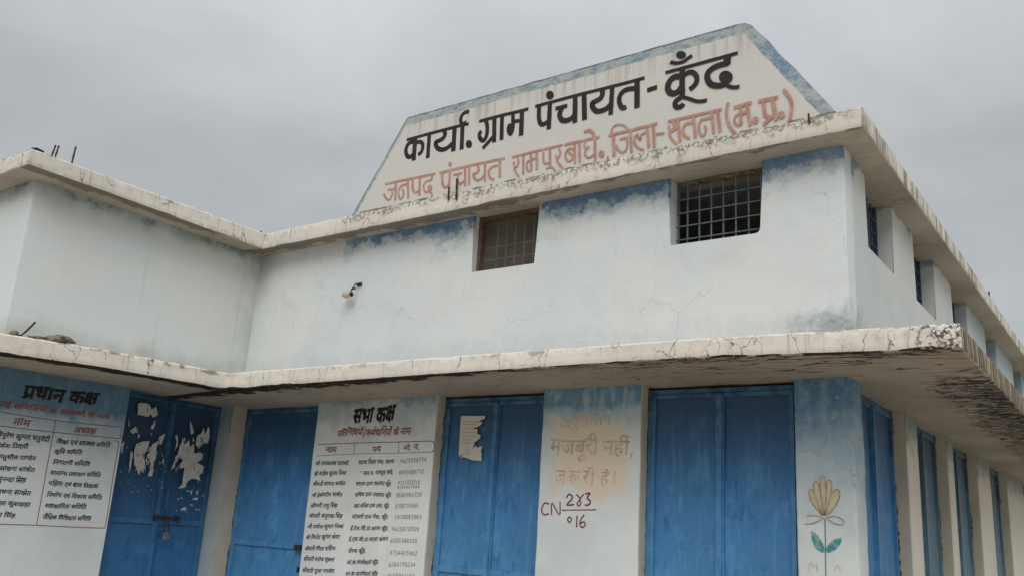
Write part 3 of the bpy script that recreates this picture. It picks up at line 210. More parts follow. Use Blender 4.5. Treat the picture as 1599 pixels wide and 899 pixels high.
35:'519,551 371,551 371,349 316,349 268,349* 204,333* 181,318 126,280* 126,215 126,167* 170,104* 241,74* 283,74 337,74* 413,99* 455,121 482,47 438,27* 339,0* 286,0 217,0* 108,52* 46,150* 46,220 46,285* 114,374* 225,420* 288,420 290,420 290,551 0,551 0,622 519,622',
19:'568,551 474,551 474,380 474,329* 459,269* 441,246 404,198* 323,192 307,266 329,270* 360,281* 370,292 382,304* 393,339* 393,380 393,551 160,551 160,353 160,307* 166,249* 186,211* 226,180* 260,160 370,98 433,62* 486,-3* 486,-53 486,-93* 453,-164* 439,-184 367,-142 380,-122* 403,-77* 403,-55 403,-36* 387,-7* 339,28* 290,56 203,106 164,129* 109,178* 95,212 79,248* 79,316 79,551 0,551 0,622 568,622',
183:'618,551 452,551 452,334 474,349* 528,368* 567,368 631,368 631,297 580,297 534,297* 482,277* 452,253 452,0 371,0 371,174 347,154* 276,118* 226,118 179,118* 96,156* 46,233* 46,290 46,370* 156,464* 244,464 267,464* 324,457* 339,454 333,381 317,385* 268,391* 249,391 191,391* 127,339* 127,292 127,239* 188,188* 228,188 272,188* 341,230* 371,260 371,551 0,551 0,622 618,622',
10:'470,218 470,148* 379,80* 312,80 226,80* 92,208* 29,356 100,382 143,276* 243,153* 305,153 343,153* 391,188* 391,227 391,264* 350,322* 318,347 291,342* 260,341 255,411 323,413* 380,457* 380,494 380,530* 333,562* 302,562 265,562* 205,542* 171,525 146,594 172,608* 249,632* 298,632 376,632* 459,554* 459,495 459,417* 392,375 403,365* 412,355 450,350* 486,350 518,350* 568,356* 594,363 594,551 521,551 521,622 1038,622 1038,551 934,551 934,0 853,0 853,551 675,551 675,0 594,0 594,290 570,284* 524,279* 498,279 481,279* 455,282 470,252*',
197:'251,146 158,146* 114,205 97,228* 79,298* 79,352 79,551 0,551 0,622 481,622 481,551 420,551 420,321 420,279* 403,221* 385,198 364,173* 298,146*|249,217 301,217* 321,249 332,266* 339,310* 339,353 339,551 160,551 160,353 160,314* 168,268* 178,251 189,235* 222,217*',
37:'358,222 329,222* 271,208* 248,197 201,225* 137,301* 137,352 137,380* 157,420* 174,433 197,450* 259,465* 308,465 401,465 401,551 0,551 0,622 592,622 592,551 482,551 482,394 298,394 267,394* 241,388* 232,381 217,369* 217,347 217,323* 245,290* 261,277 307,294* 362,294 436,294* 534,219* 534,154 534,87* 436,0* 337,0 239,0* 84,88* 25,158 86,207 143,139* 262,74* 337,74 453,74* 453,152 453,187* 404,222*',
41:'553,551 553,0 472,0 472,180 443,161* 363,132* 308,132 223,132* 104,229* 83,322 178,342* 255,413* 255,467 255,517* 208,568* 171,568 146,568* 114,544* 114,521 114,470* 195,461 187,391 122,400* 46,461* 46,519 46,575* 119,632* 172,632 213,632* 288,597* 336,525* 336,469 336,395* 256,303* 182,274 205,238* 263,203* 314,203 366,203* 440,243* 472,275 472,551 390,551 390,622 656,622 656,551',
201:'482,178 445,147* 354,103* 283,103 206,103* 111,184* 111,251 111,278* 129,328* 148,348 101,366* 42,437* 42,493 42,553* 124,632* 187,632 240,632* 311,576* 311,531 311,484* 271,443 210,482 221,492* 230,515* 230,526 230,541* 210,568* 184,568 156,568* 116,524* 116,489 116,457* 147,418* 196,400* 223,397 253,405* 288,405 299,405* 326,403* 333,402 326,332 320,333* 303,333* 298,333 248,333* 191,292* 191,254 191,213* 248,173* 292,173 345,173* 419,217* 445,245',
269:'127,65 80,132 326,281 284,335* 223,380* 181,380 153,380* 96,364* 55,343 27,417 61,433* 135,456* 179,456 219,456* 283,431* 345,374* 382,326 382,551 0,551 0,622 566,622 566,551 463,551 463,0 382,0 382,234',
450:'-169,615 -190,694* -231,785* -281,823* -315,823 -337,823* -371,814* -385,809 -409,882 -370,896* -318,896 -269,896* -209,862* -181,819 -156,896* -55,896 -23,896* 31,883* 51,872 29,806 12,815* -26,827* -48,827 -88,827* -130,782* -130,747 -130,736* -129,726 -111,679* -94,615',
202:'0,622 373,622 373,551 0,551|204,298 204,244 204,216* 176,188* 153,188 129,188* 75,230* 37,290* 37,318 37,341* 64,369* 98,369 385,369 385,298',
199:'187,391 122,400* 46,461* 46,519 46,575* 119,632* 172,632 213,632* 288,597* 336,525* 336,469 336,396* 256,302* 182,273 205,238* 263,203* 314,203 365,203* 441,243* 472,275 509,208 472,177* 375,132* 308,132 223,132* 104,229* 83,322 178,342* 255,413* 255,467 255,517* 208,568* 171,568 146,568* 114,544* 114,521 114,470* 195,461',
71:'27,-233 2,-246* -65,-268* -106,-268 -181,-268* -266,-189* -266,-126 -266,-70* -177,13* -89,18 -82,-48 -140,-55* -192,-99* -192,-132 -192,-166* -142,-197* -111,-197 -79,-197* -32,-182* 2,-164',
59:'593,622 593,551 489,551 489,0 408,0 408,191 378,174* 304,146* 254,146 214,146* 149,173* 128,194 103,221* 79,294* 79,358 79,551 0,551 0,622|408,551 205,551 408,287|189,240 212,217* 262,217 288,217* 338,233* 360,245 159,507 159,369 159,328* 165,280* 178,251*',
27:'208,551 208,234 208,208* 183,178* 160,178 134,178* 79,220* 41,280* 41,308 41,331* 68,359* 102,359 127,359 127,551 0,551 0,622 578,622 578,551 474,551 474,0 393,0 393,551',
39:'634,551 634,0 553,0 553,551 420,551 420,321 420,279* 403,221* 385,198 364,173* 298,146* 251,146 158,146* 114,205 97,228* 79,298* 79,352 79,551 0,551 0,622 737,622 737,551|249,217 301,217* 321,249 332,266* 339,310* 339,353 339,551 160,551 160,353 160,314* 168,268* 178,251 189,235* 222,217*',
76:'-179,615 -206,655* -251,692* -294,703* -320,703 -340,703* -382,691* -402,682 -428,751 -405,761* -355,773* -326,773 -281,773* -211,730* -187,692 -183,694 -203,746* -241,803* -285,827* -316,827 -340,827* -372,819* -386,813 -409,882 -370,896* -318,896 -264,896* -185,845* -122,722* -94,615',
440:'-185,615 -202,650* -220,714* -220,748 -220,813* -136,896* -61,896 -1,896* 79,839* 137,718* 163,622 273,622 273,551 170,551 170,0 89,0 89,551 0,551 0,622 87,622 59,726* -2,825* -57,825 -97,825* -139,776* -139,733 -139,699* -119,644* -105,615|152,816 152,840* 185,874* 207,874 230,874* 262,840* 262,816 262,792* 230,758* 207,758 185,758* 152,792*',
799:'46,-129 61,-70* 88,64* 95,116 192,116 199,105 186,52* 138,-74* 113,-129',
418:'498,159 438,159* 358,237* 358,300 358,303* 358,304 343,312* 306,324* 284,326 262,303* 202,268* 167,254 212,202* 331,91* 395,42 341,-12 282,37* 178,137* 98,225* 75,256 53,287* 40,323* 40,340 40,359* 70,393* 104,393 129,393* 166,370* 181,349 220,369* 256,429* 256,468 256,491* 246,536* 239,551 0,551 0,622 801,622 801,551 320,551 336,516* 336,458 336,421* 325,390 353,384* 378,373 396,401* 461,437* 510,437 571,437* 664,382* 736,289* 764,232 701,198 655,284* 567,369* 512,369 469,369* 429,326* 429,298 429,261* 471,230* 500,230 515,230* 544,235* 561,242 585,175 560,165* 516,159*',
104:'194,622 275,622 275,0 194,0'}

# ---------------------------------------------------------------- node helpers
class NT:
    def __init__(s, name, rough=0.9, spec=0.25):
        s.m = bpy.data.materials.new(name)
        s.m.use_nodes = True
        s.n, s.l = s.m.node_tree.nodes, s.m.node_tree.links
        s.b = s.n["Principled BSDF"]
        s.b.inputs['Roughness'].default_value = rough
        s.b.inputs['Specular IOR Level'].default_value = spec
        s.tc = s.n.new("ShaderNodeTexCoord")
        s.P = s.tc.outputs['Object']
        sp = s.n.new("ShaderNodeSeparateXYZ")
        s.l.new(s.P, sp.inputs[0])
        s.x, s.y, s.z = sp.outputs

    def put(s, sock, v):
        if isinstance(v, bpy.types.NodeSocket):
            s.l.new(v, sock)
        elif isinstance(v, tuple) and len(v) == 3 and sock.type == 'RGBA':
            sock.default_value = (*v, 1)
        else:
            sock.default_value = v

    def math(s, op, a, b=0.0, c=None):
        k = s.n.new("ShaderNodeMath")
        k.operation = op
        s.put(k.inputs[0], a)
        s.put(k.inputs[1], b)
        if c is not None:
            s.put(k.inputs[2], c)
        return k.outputs[0]

    def add(s, a, b): return s.math('ADD', a, b)
    def sub(s, a, b): return s.math('SUBTRACT', a, b)
    def mul(s, a, b): return s.math('MULTIPLY', a, b)
    def mx(s, a, b): return s.math('MAXIMUM', a, b)

    def scale(s, v, loc=(0, 0, 0)):
        k = s.n.new("ShaderNodeMapping")
        k.inputs['Scale'].default_value = v
        k.inputs['Location'].default_value = loc
        s.l.new(s.P, k.inputs['Vector'])
        return k.outputs[0]

    def noise(s, scale, detail=4, rough=0.55, vec=None, dist=0.0):
        k = s.n.new("ShaderNodeTexNoise")
        k.inputs['Scale'].default_value = scale
        k.inputs['Detail'].default_value = detail
        k.inputs['Roughness'].default_value = rough
        k.inputs['Distortion'].default_value = dist
        s.l.new(vec or s.P, k.inputs['Vector'])
        return k.outputs['Fac']

    def step(s, v, lo, hi, a=0.0, b=1.0):
        k = s.n.new("ShaderNodeMapRange")
        k.interpolation_type = 'SMOOTHSTEP'
        s.put(k.inputs['Value'], v)
        k.inputs['From Min'].default_value = lo
        k.inputs['From Max'].default_value = hi
        k.inputs['To Min'].default_value = a
        k.inputs['To Max'].default_value = b
        return k.outputs[0]

    def mix(s, f, a, b, mode='MIX'):
        k = s.n.new("ShaderNodeMix")
        k.data_type = 'RGBA'
        k.blend_type = mode
        s.put(k.inputs[0], f)
        s.put(k.inputs[6], a)
        s.put(k.inputs[7], b)
        return k.outputs[2]

    def cracks(s, scale, width, dist=0.25, vec=None, nscale=6):
        nz = s.n.new("ShaderNodeTexNoise")
        nz.inputs['Scale'].default_value = nscale
        nz.inputs['Detail'].default_value = 5
        s.l.new(vec or s.P, nz.inputs['Vector'])
        a = s.n.new("ShaderNodeVectorMath")
        a.operation = 'MULTIPLY_ADD'
        s.l.new(nz.outputs['Color'], a.inputs[0])
        a.inputs[1].default_value = (dist, dist, dist)
        s.l.new(vec or s.P, a.inputs[2])
        v = s.n.new("ShaderNodeTexVoronoi")
        v.feature = 'DISTANCE_TO_EDGE'
        v.inputs['Scale'].default_value = scale
        s.l.new(a.outputs[0], v.inputs['Vector'])
        return s.step(v.outputs['Distance'], 0.0, width, 1.0, 0.0)

    def bump(s, h, strength=0.3, dist=0.01):
        k = s.n.new("ShaderNodeBump")
        k.inputs['Strength'].default_value = strength
        k.inputs['Distance'].default_value = dist
        s.put(k.inputs['Height'], h)
        s.l.new(k.outputs[0], s.b.inputs['Normal'])

    def out(s, col, rough=None):
        s.put(s.b.inputs['Base Color'], col)
        if rough is not None:
            s.put(s.b.inputs['Roughness'], rough)
        return s.m


def flat_mat(name, col, rough=0.7, var=0.25, scale=20, metal=0.0):
    t = NT(name, rough)
    n = t.noise(scale, 5, 0.6)
    dark = tuple(c*(1-var) for c in col)
    lite = tuple(min(1, c*(1+var)) for c in col)
    t.b.inputs['Metallic'].default_value = metal
    t.bump(n, 0.15, 0.002)
    return t.out(t.mix(t.step(n, 0.3, 0.7), dark, lite))


def plaster_bump(t, extra=None, s=0.35):
    h = t.add(t.mul(t.noise(7, 4, 0.5), 1.0), t.mul(t.noise(55, 4, 0.6), 0.35))
    if extra is not None:
        h = t.sub(h, t.mul(extra, 0.8))
    t.bump(h, s, 0.012)


BLUE = (0.085, 0.20, 0.36)
BLUE_PALE = (0.24, 0.37, 0.46)


def wall_front_mat():
    """whitewash over old blue paint that shows along the top"""
    t = NT("whitewash_over_blue_plaster")
    n1, n2, n3 = t.noise(0.9, 3), t.noise(5.5, 6, 0.62), t.noise(22, 6, 0.65)
    c = t.mix(t.step(n1, 0.35, 0.65), (0.665, 0.69, 0.68), (0.61, 0.66, 0.685))
    c = t.mix(t.mul(t.step(t.noise(3.0, 5, 0.6, t.scale((1, 1, 0.5))), 0.5, 0.75), 0.30), c, (0.60, 0.58, 0.54))
    # blue band: how far below the cornice it reaches, by place along the wall
    reach = t.add(t.add(0.045, t.mul(t.step(t.x, -4.4, -2.6), 0.10)), t.mul(t.step(t.x, -0.75, -0.2), -0.03))
    edge = t.add(t.sub(t.z, t.sub(3.955, reach)), t.mul(t.sub(t.noise(3.1, 5, 0.62, t.scale((1, 1, 1.3), (2.3, 0, 4))), 0.5), 0.85))
    edge = t.add(edge, t.mul(t.sub(t.noise(9, 5, 0.7, t.scale((1, 1, 1), (4, 0, 7))), 0.5), 0.30))
    edge = t.add(edge, t.mul(t.sub(n3, 0.5), 0.13))
    gate = t.mul(t.step(t.x, -4.7, -3.9), t.step(t.y, 0.03, 0.015))
    half = t.mul(t.step(edge, -0.12, 0.02), gate)
    full = t.mul(t.mul(t.step(edge, 0.0, 0.045), gate), t.step(t.add(t.noise(9, 5, 0.65, t.scale((1, 1, 1), (7, 0, 2))), t.mul(t.step(t.z, 3.84, 3.955), 0.22)), 0.42, 0.60))
    full = t.mul(full, t.step(t.add(t.noise(2.7, 3, 0.5, t.scale((1, 1, 1), (1, 0, 9))), t.mul(t.step(t.x, -0.36, -0.52), 0.3)), 0.34, 0.46))
    c = t.mix(t.mul(half, t.step(n3, 0.2, 0.7, 0.35, 0.9)), c, (0.31, 0.41, 0.50))
    c = t.mix(t.mul(full, t.step(n3, 0.25, 0.6, 0.6, 0.95)), c, t.mix(n2, (0.06, 0.13, 0.26), (0.14, 0.27, 0.46)))
    # teal-grey damp near the inner corner
    dmp = t.mul(t.step(t.x, -4.9, -5.35), t.step(t.add(t.z, t.mul(t.sub(n2, 0.5), 0.5)), 3.35, 4.0))
    c = t.mix(t.mul(dmp, 0.7), c, (0.26, 0.31, 0.31))
    # soot and splash above the sunshade, heaviest at the right corner
    low = t.add(t.step(t.z, 3.20, 2.84), t.mul(t.sub(n2, 0.5), 1.5))
    gr = t.mul(t.step(low, 0.50, 1.15), t.add(0.20, t.mul(t.step(t.x, -0.50, -0.12), 0.80)))
    c = t.mix(t.mul(gr, t.step(n3, 0.3, 0.65, 0.5, 0.92)), c, (0.25, 0.28, 0.285))
    st = t.noise(1.0, 5, 0.6, t.scale((16, 16, 0.7)))
    c = t.mix(t.mul(t.step(st, 0.62, 0.80), 0.20), c, (0.38, 0.37, 0.33))
    sp = t.noise(34, 2, 0.5)
    c = t.mix(t.mul(t.step(sp, 0.74, 0.78), 0.5), c, (0.25, 0.23, 0.2))
    hc = t.mul(t.cracks(1.0, 0.005, 0.35, t.scale((1.7, 1.7, 0.9)), 4), t.step(t.noise(1.3, 2, 0.5, t.scale((1, 1, 1), (3, 3, 3))), 0.52, 0.58))
    c = t.mix(t.mul(hc, 0.35), c, (0.25, 0.25, 0.23))
    c = t.mix(t.mul(t.step(t.noise(2.1, 6, 0.65, t.scale((1, 1, 1.6), (9, 2, 2))), 0.52, 0.72), 0.28), c, (0.53, 0.52, 0.48))
    plaster_bump(t, None, 0.5)
    return t.out(c)


def wall_wing_mat():
    t = NT("damp_stained_whitewash")
    n1, n2, n3 = t.noise(0.8, 3), t.noise(4.5, 6, 0.62), t.noise(20, 6, 0.65)
    c = t.mix(t.step(n1, 0.35, 0.65), (0.625, 0.64, 0.615), (0.60, 0.645, 0.65))
    top = t.add(t.step(t.z, 3.62, 4.0), t.mul(t.sub(n2, 0.5), 0.9))
    c = t.mix(t.mul(t.step(top, 0.42, 1.1), 0.8), c, (0.24, 0.30, 0.30))
    spot = t.mul(t.step(t.add(t.z, t.mul(t.sub(n3, 0.5), 0.2)), 3.86, 3.95), t.step(t.noise(7, 3), 0.5, 0.62))
    c = t.mix(t.mul(spot, 0.7), c, (0.10, 0.16, 0.17))
    cor = t.mul(t.step(t.y, -0.45, 0.05), t.step(n2, 0.3, 0.7))
    c = t.mix(t.mul(cor, 0.35), c, (0.34, 0.40, 0.42))
    low = t.add(t.step(t.z, 3.15, 2.74), t.mul(t.sub(n2, 0.5), 1.2))
    c = t.mix(t.mul(t.step(low, 0.4, 1.2), 0.6), c, (0.33, 0.33, 0.27))
    st = t.noise(1.0, 4, 0.6, t.scale((14, 14, 0.5)))
    c = t.mix(t.mul(t.step(st, 0.58, 0.78), 0.25), c, (0.32, 0.33, 0.31))
    plaster_bump(t)
    return t.out(c)


def wall_side_mat():
    t = NT("side_whitewash")
    n1, n2 = t.noise(1.1, 3), t.noise(6, 6, 0.62)
    c = t.mix(t.step(n1, 0.35, 0.65), (0.58, 0.60, 0.58), (0.52, 0.56, 0.56))
    e = t.add(t.sub(t.z, t.add(3.92, t.mul(t.step(t.y, 0.35, 0.1), -0.14))), t.mul(t.sub(n2, 0.5), 0.35))
    c = t.mix(t.mul(t.step(e, -0.02, 0.05), 0.75), c, (0.13, 0.22, 0.31))
    far = t.mul(t.step(t.y, 3.3, 5.0), t.step(t.add(t.z, t.mul(n2, 0.3)), 3.6, 3.9))
    c = t.mix(t.mul(far, 0.7), c, (0.30, 0.40, 0.46))
    low = t.add(t.step(t.z, 3.20, 2.88), t.mul(t.sub(n2, 0.5), 1.5))
    gr = t.mul(t.step(low, 0.50, 1.15), t.step(t.y, 0.5, 0.1))
    c = t.mix(t.mul(gr, 0.7), c, (0.27, 0.30, 0.30))
    plaster_bump(t)
    return t.out(c)


def slab_face_mat(name, base, dirt_amt, bottom_z, top_z, mould=None, side_x=None, board=False):
    """cream limewash on a slab edge: drips, chips, cracks"""
    t = NT(name)
    n1, n2, n3 = t.noise(1.5, 4), t.noise(9, 6, 0.65), t.noise(38, 5, 0.65)
    c = t.mix(t.step(n1, 0.3, 0.7), base, tuple(v*0.9 for v in base))
    c = t.mix(t.mul(t.step(n2, 0.50, 0.72), 0.45), c, tuple(v*0.66 for v in base))
    c = t.mix(t.mul(t.step(t.noise(17, 6, 0.7), 0.56, 0.66), 0.40), c, tuple(v*0.55 for v in base))
    drip = t.noise(1.0, 6, 0.65, t.scale((26, 26, 1.1)))
    gate = t.step(t.noise(2.2, 3), 0.42, 0.62)
    dm = t.mul(t.mul(t.step(drip, 0.56, 0.72), gate), t.step(t.z, bottom_z-0.02, top_z, 0.25, 1.0))
    c = t.mix(t.mul(dm, dirt_amt), c, (0.16, 0.125, 0.085))
    topm = t.mul(t.mul(t.step(t.add(t.z, t.mul(t.sub(n2, 0.5), 0.055)), top_z-0.012, top_z-0.001), 0.95), t.mul(t.step(t.noise(9, 5, 0.7), 0.47, 0.55), t.step(t.noise(1.3, 3, 0.5, t.scale((1, 1, 1), (2, 8, 1))), 0.38, 0.58)))
    c = t.mix(t.mul(topm, dirt_amt), c, (0.15, 0.13, 0.11))
    chip = t.mul(t.step(n3, 0.66, 0.70), t.step(t.noise(3.1, 2), 0.5, 0.6))
    c = t.mix(t.mul(chip, 0.6), c, (0.22, 0.20, 0.17))
    fine = t.noise(1.0, 4, 0.6, t.scale((48, 48, 1.4), (7, 3, 1)))
    c = t.mix(t.mul(t.mul(t.step(fine, 0.58, 0.70), t.step(n1, 0.35, 0.6)), 0.45*dirt_amt), c, (0.20, 0.155, 0.10))
    ck = t.mul(t.cracks(1.0, 0.010, 0.55, t.scale((3.1, 3.1, 1.2)), 3.5), t.step(t.noise(2.3, 3), 0.46, 0.54))
    ck = t.mx(ck, t.mul(t.cracks(1.0, 0.014, 0.5, t.scale((6.5, 6.5, 4.5), (3, 3, 3)), 3.0), t.step(t.noise(1.9, 2, 0.5, t.scale((1, 1, 1), (5, 5, 5))), 0.56, 0.62)))
    c = t.mix(t.mul(ck, 0.8), c, (0.09, 0.07, 0.055))
    if board:
        rs = t.mul(t.step(t.x, OCR-0.03, OCR-0.015), t.step(t.noise(1.0, 5, 0.7, t.scale((20, 9, 1.0))), 0.50, 0.60))
        c = t.mix(t.mul(rs, 0.75), c, (0.17, 0.15, 0.12))
        bt = t.mul(t.step(t.z, ZC1+0.045, ZC1+0.012), t.mul(t.step(t.noise(3.5, 5, 0.7), 0.52, 0.58), t.step(t.y, 1.0, 2.5)))
        c = t.mix(t.mul(bt, 0.9), c, (0.05, 0.045, 0.038))
        pe = t.mul(t.step(t.add(t.z, t.mul(t.sub(n2, 0.5), 0.22)), 4.02, 4.065), t.step(t.math('ABSOLUTE', t.add(t.x, 2.0)), 2.2, 1.9))
        c = t.mix(t.mul(t.mul(pe, t.step(n3, 0.45, 0.54)), 0.8), c, (0.17, 0.145, 0.11))
        c = t.mix(t.mul(t.step(n2, 0.50, 0.7), t.mul(t.step(t.x, -3.2, -2.0), 0.35)), c, (0.36, 0.34, 0.28))
    if mould is not None:
        d = t.add(t.math('ABSOLUTE', t.sub(t.x, mould)), t.mul(t.sub(t.noise(30, 4), 0.5), 0.35))
        mk = t.mul(t.step(d, 0.13, 0.05), t.step(t.noise(26, 5, 0.75), 0.50, 0.54))
        c = t.mix(t.mul(mk, 0.9), c, (0.03, 0.03, 0.028))
        left = t.step(t.x, -0.6, 0.62)
        yel = t.mul(t.step(n2, 0.45, 0.65), left)
        c = t.mix(t.mul(yel, 0.25), c, (0.36, 0.33, 0.24))
    if side_x is not None:
        sm = t.step(t.x, side_x-0.022, side_x-0.014)
        sm = t.mul(sm, t.step(t.math('ABSOLUTE', t.sub(t.y, 7.0)), 7.66, 7.63))
        d2 = t.noise(1.0, 6, 0.7, t.scale((18, 22, 2.0), (3, 1, 0)))
        dd = t.mix(t.step(d2, 0.38, 0.56), (0.43, 0.375, 0.265), (0.075, 0.055, 0.032))
        dd = t.mix(t.mul(t.step(n3, 0.55, 0.7), 0.5), dd, (0.20, 0.15, 0.08))
        c = t.mix(t.mul(sm, 0.92), c, dd)
    plaster_bump(t, ck, 0.5)
    return t.out(c)


def soffit_mat(name, edge_front, edge_right, edge_wing, base, flake=1.0):
    """bare lime-washed underside, its rim spalled down to dark concrete"""
    t = NT(name)
    n1, n2 = t.noise(1.3, 4), t.noise(8, 6, 0.65)
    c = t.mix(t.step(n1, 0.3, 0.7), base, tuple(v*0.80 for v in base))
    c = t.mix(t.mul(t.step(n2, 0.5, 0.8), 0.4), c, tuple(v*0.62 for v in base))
    df = t.sub(t.y, edge_front)                     # distance in from the front rim
    dr = t.sub(edge_right, t.x)
    # lime skin flaking off in lines that run along X, thickest near the rim and the right arm
    near = t.step(t.x, -2.2, -0.2)
    nr = 1.0 if flake > 0.9 else 0.22
    vec1 = t.scale((2.0, 9.5, 3.0))
    blot = t.noise(1.0, 4, 0.6, t.scale((3.2, 6.0, 3.0), (2, 3, 0)))
    fine = t.noise(1.0, 6, 0.72, t.scale((7, 30, 5)), 0.9)
    band = t.step(df, 0.62, 0.02)
    l1 = t.mul(t.cracks(1.0, 0.045, 0.9, vec1, 1.6), t.step(t.add(blot, t.mul(band, 0.16)), 0.50, 0.56))
    l1 = t.mul(l1, t.mul(t.step(df, 0.72, 0.45), t.add(0.25, t.mul(near, 0.75))))
    b1 = t.mul(t.step(t.add(fine, t.mul(t.step(df, 0.22, 0.0), 0.12)), 0.62, 0.645), t.mul(t.step(df, 0.36, 0.10), t.add(0.3, t.mul(near, 0.7))))
    ins = t.step(df, -0.04, -0.01)
    m1 = t.mul(t.mul(t.mx(l1, b1), nr), ins)
    band2 = t.mul(t.step(dr, 0.55, 0.05), t.step(t.y, -0.4, 0.5))
    fine2 = t.noise(1.0, 6, 0.75, t.scale((9, 26, 5), (5, 2, 1)), 1.1)
    l2 = t.mul(t.cracks(1.0, 0.07, 0.9, t.scale((4.0, 10.0, 3.0), (1, 4, 0)), 1.8), t.step(t.add(t.noise(1.0, 4, 0.6, t.scale((3, 4, 3), (8, 1, 0))), t.mul(band2, 0.2)), 0.52, 0.57))
    b2 = t.step(t.add(fine2, t.mul(band2, 0.13)), 0.60, 0.63)
    m2 = t.mul(t.mul(t.mx(l2, b2), t.step(band2, 0.05, 0.5)), nr)
    # broken rim left of the middle and on the wing
    rim = t.add(df, t.mul(t.sub(t.noise(1.0, 6, 0.65, t.scale((6, 11, 7))), 0.5), 0.42))
    rim = t.add(rim, t.mul(t.step(t.x, -3.3, -1.3), 0.13))
    m3 = t.mul(t.step(rim, 0.15, 0.11), t.step(t.noise(1.0, 5, 0.7, t.scale((9, 50, 5))), 0.30, 0.42))
    m3 = t.mul(m3, ins)
    if edge_wing is not None:
        dw = t.sub(edge_wing, t.sub(t.x, t.mul(t.y, 0.0287)))
        rim2 = t.add(t.math('ABSOLUTE', dw), t.mul(t.sub(t.noise(1.0, 6, 0.65, t.scale((11, 6, 7))), 0.5), 0.30))
        m4 = t.mul(t.step(rim2, 0.13, 0.09), t.step(t.y, -0.55, -0.75))
        m3 = t.mx(m3, m4)
    m = t.math('MINIMUM', t.mul(t.mx(t.mx(m1, m2), m3), flake), 1.0)
    c = t.mix(m, c, (0.028, 0.022, 0.016))
    ck = t.mul(t.cracks(2.3, 0.01, 0.3), t.step(t.noise(1.3, 2), 0.5, 0.6))
    c = t.mix(t.mul(ck, 0.6), c, (0.07, 0.055, 0.04))
    plaster_bump(t, m, 0.7)
    return t.out(c)


def painted_pillar_mat(name, z_split, amp, white, blue=BLUE, pale=BLUE_PALE, sx=1.0, soft=0.10, patch=None, cracks=False, hole=0.5, brush=0.45):
    """pale limewash below, old blue paint left above a ragged line"""
    t = NT(name)
    n1, n2, n3 = t.noise(2.0, 4, 0.6), t.noise(6.5, 6, 0.65), t.noise(26, 6, 0.65)
    c = t.mix(t.step(n1, 0.35, 0.65), white, tuple(v*0.90 for v in white))
    e = t.add(t.sub(t.z, z_split), t.mul(t.sub(n2, 0.5), amp))
    e = t.add(e, t.mul(t.sub(n1, 0.5), amp*0.7))
    c = t.mix(t.mul(t.step(e, -soft*2.4, soft*0.6), 0.8), c, pale)
    bl = t.mul(t.step(e, soft*0.3, soft*1.6), t.step(n1, hole-0.18, hole+0.02))
    c = t.mix(t.mul(bl, 0.92), c, t.mix(n3, tuple(v*0.75 for v in blue), tuple(v*1.25 for v in blue)))
    br = t.noise(1.0, 6, 0.7, t.scale((16, 16, 5), (2, 2, 6)), 0.8)
    c = t.mix(t.mul(t.mul(t.step(br, 0.48, 0.62), t.step(e, -soft, soft)), brush), c, t.mix(n2, pale, white))
    st = t.noise(1.0, 5, 0.6, t.scale((22, 22, 1.2)))
    c = t.mix(t.mul(t.step(st, 0.60, 0.80), 0.22), c, (0.30, 0.30, 0.28))
    ck = None
    if patch:
        x0, x1, z0, z1, pc = patch
        wob = t.add(t.mul(t.sub(t.noise(4.5, 5, 0.6), 0.5), 0.36), t.mul(t.sub(n3, 0.5), 0.05))
        dx = t.sub(t.math('ABSOLUTE', t.sub(t.x, (x0+x1)/2)), (x1-x0)/2)
        dz = t.sub(t.math('ABSOLUTE', t.sub(t.z, (z0+z1)/2)), (z1-z0)/2)
        d = t.add(t.mx(dx, dz), wob)
        c = t.mix(t.mul(t.step(d, 0.06, -0.05), 0.85), c, t.mix(n2, pc, tuple(v*1.12 for v in pc)))
    if cracks:
        ck = t.mul(t.cracks(2.6, 0.009, 0.25, None, 8), t.step(t.z, 1.75, 1.9))
        ck = t.mul(ck, t.step(t.noise(2.1, 2), 0.40, 0.52))
        c = t.mix(t.mul(ck, 0.45), c, (0.07, 0.10, 0.13))
        pl = t.mul(t.step(t.noise(13, 5, 0.7), 0.60, 0.66), t.step(t.z, 1.7, 1.95))
        c = t.mix(t.mul(pl, 0.6), c, (0.50, 0.56, 0.57))
    plaster_bump(t, ck)
    return t.out(c)


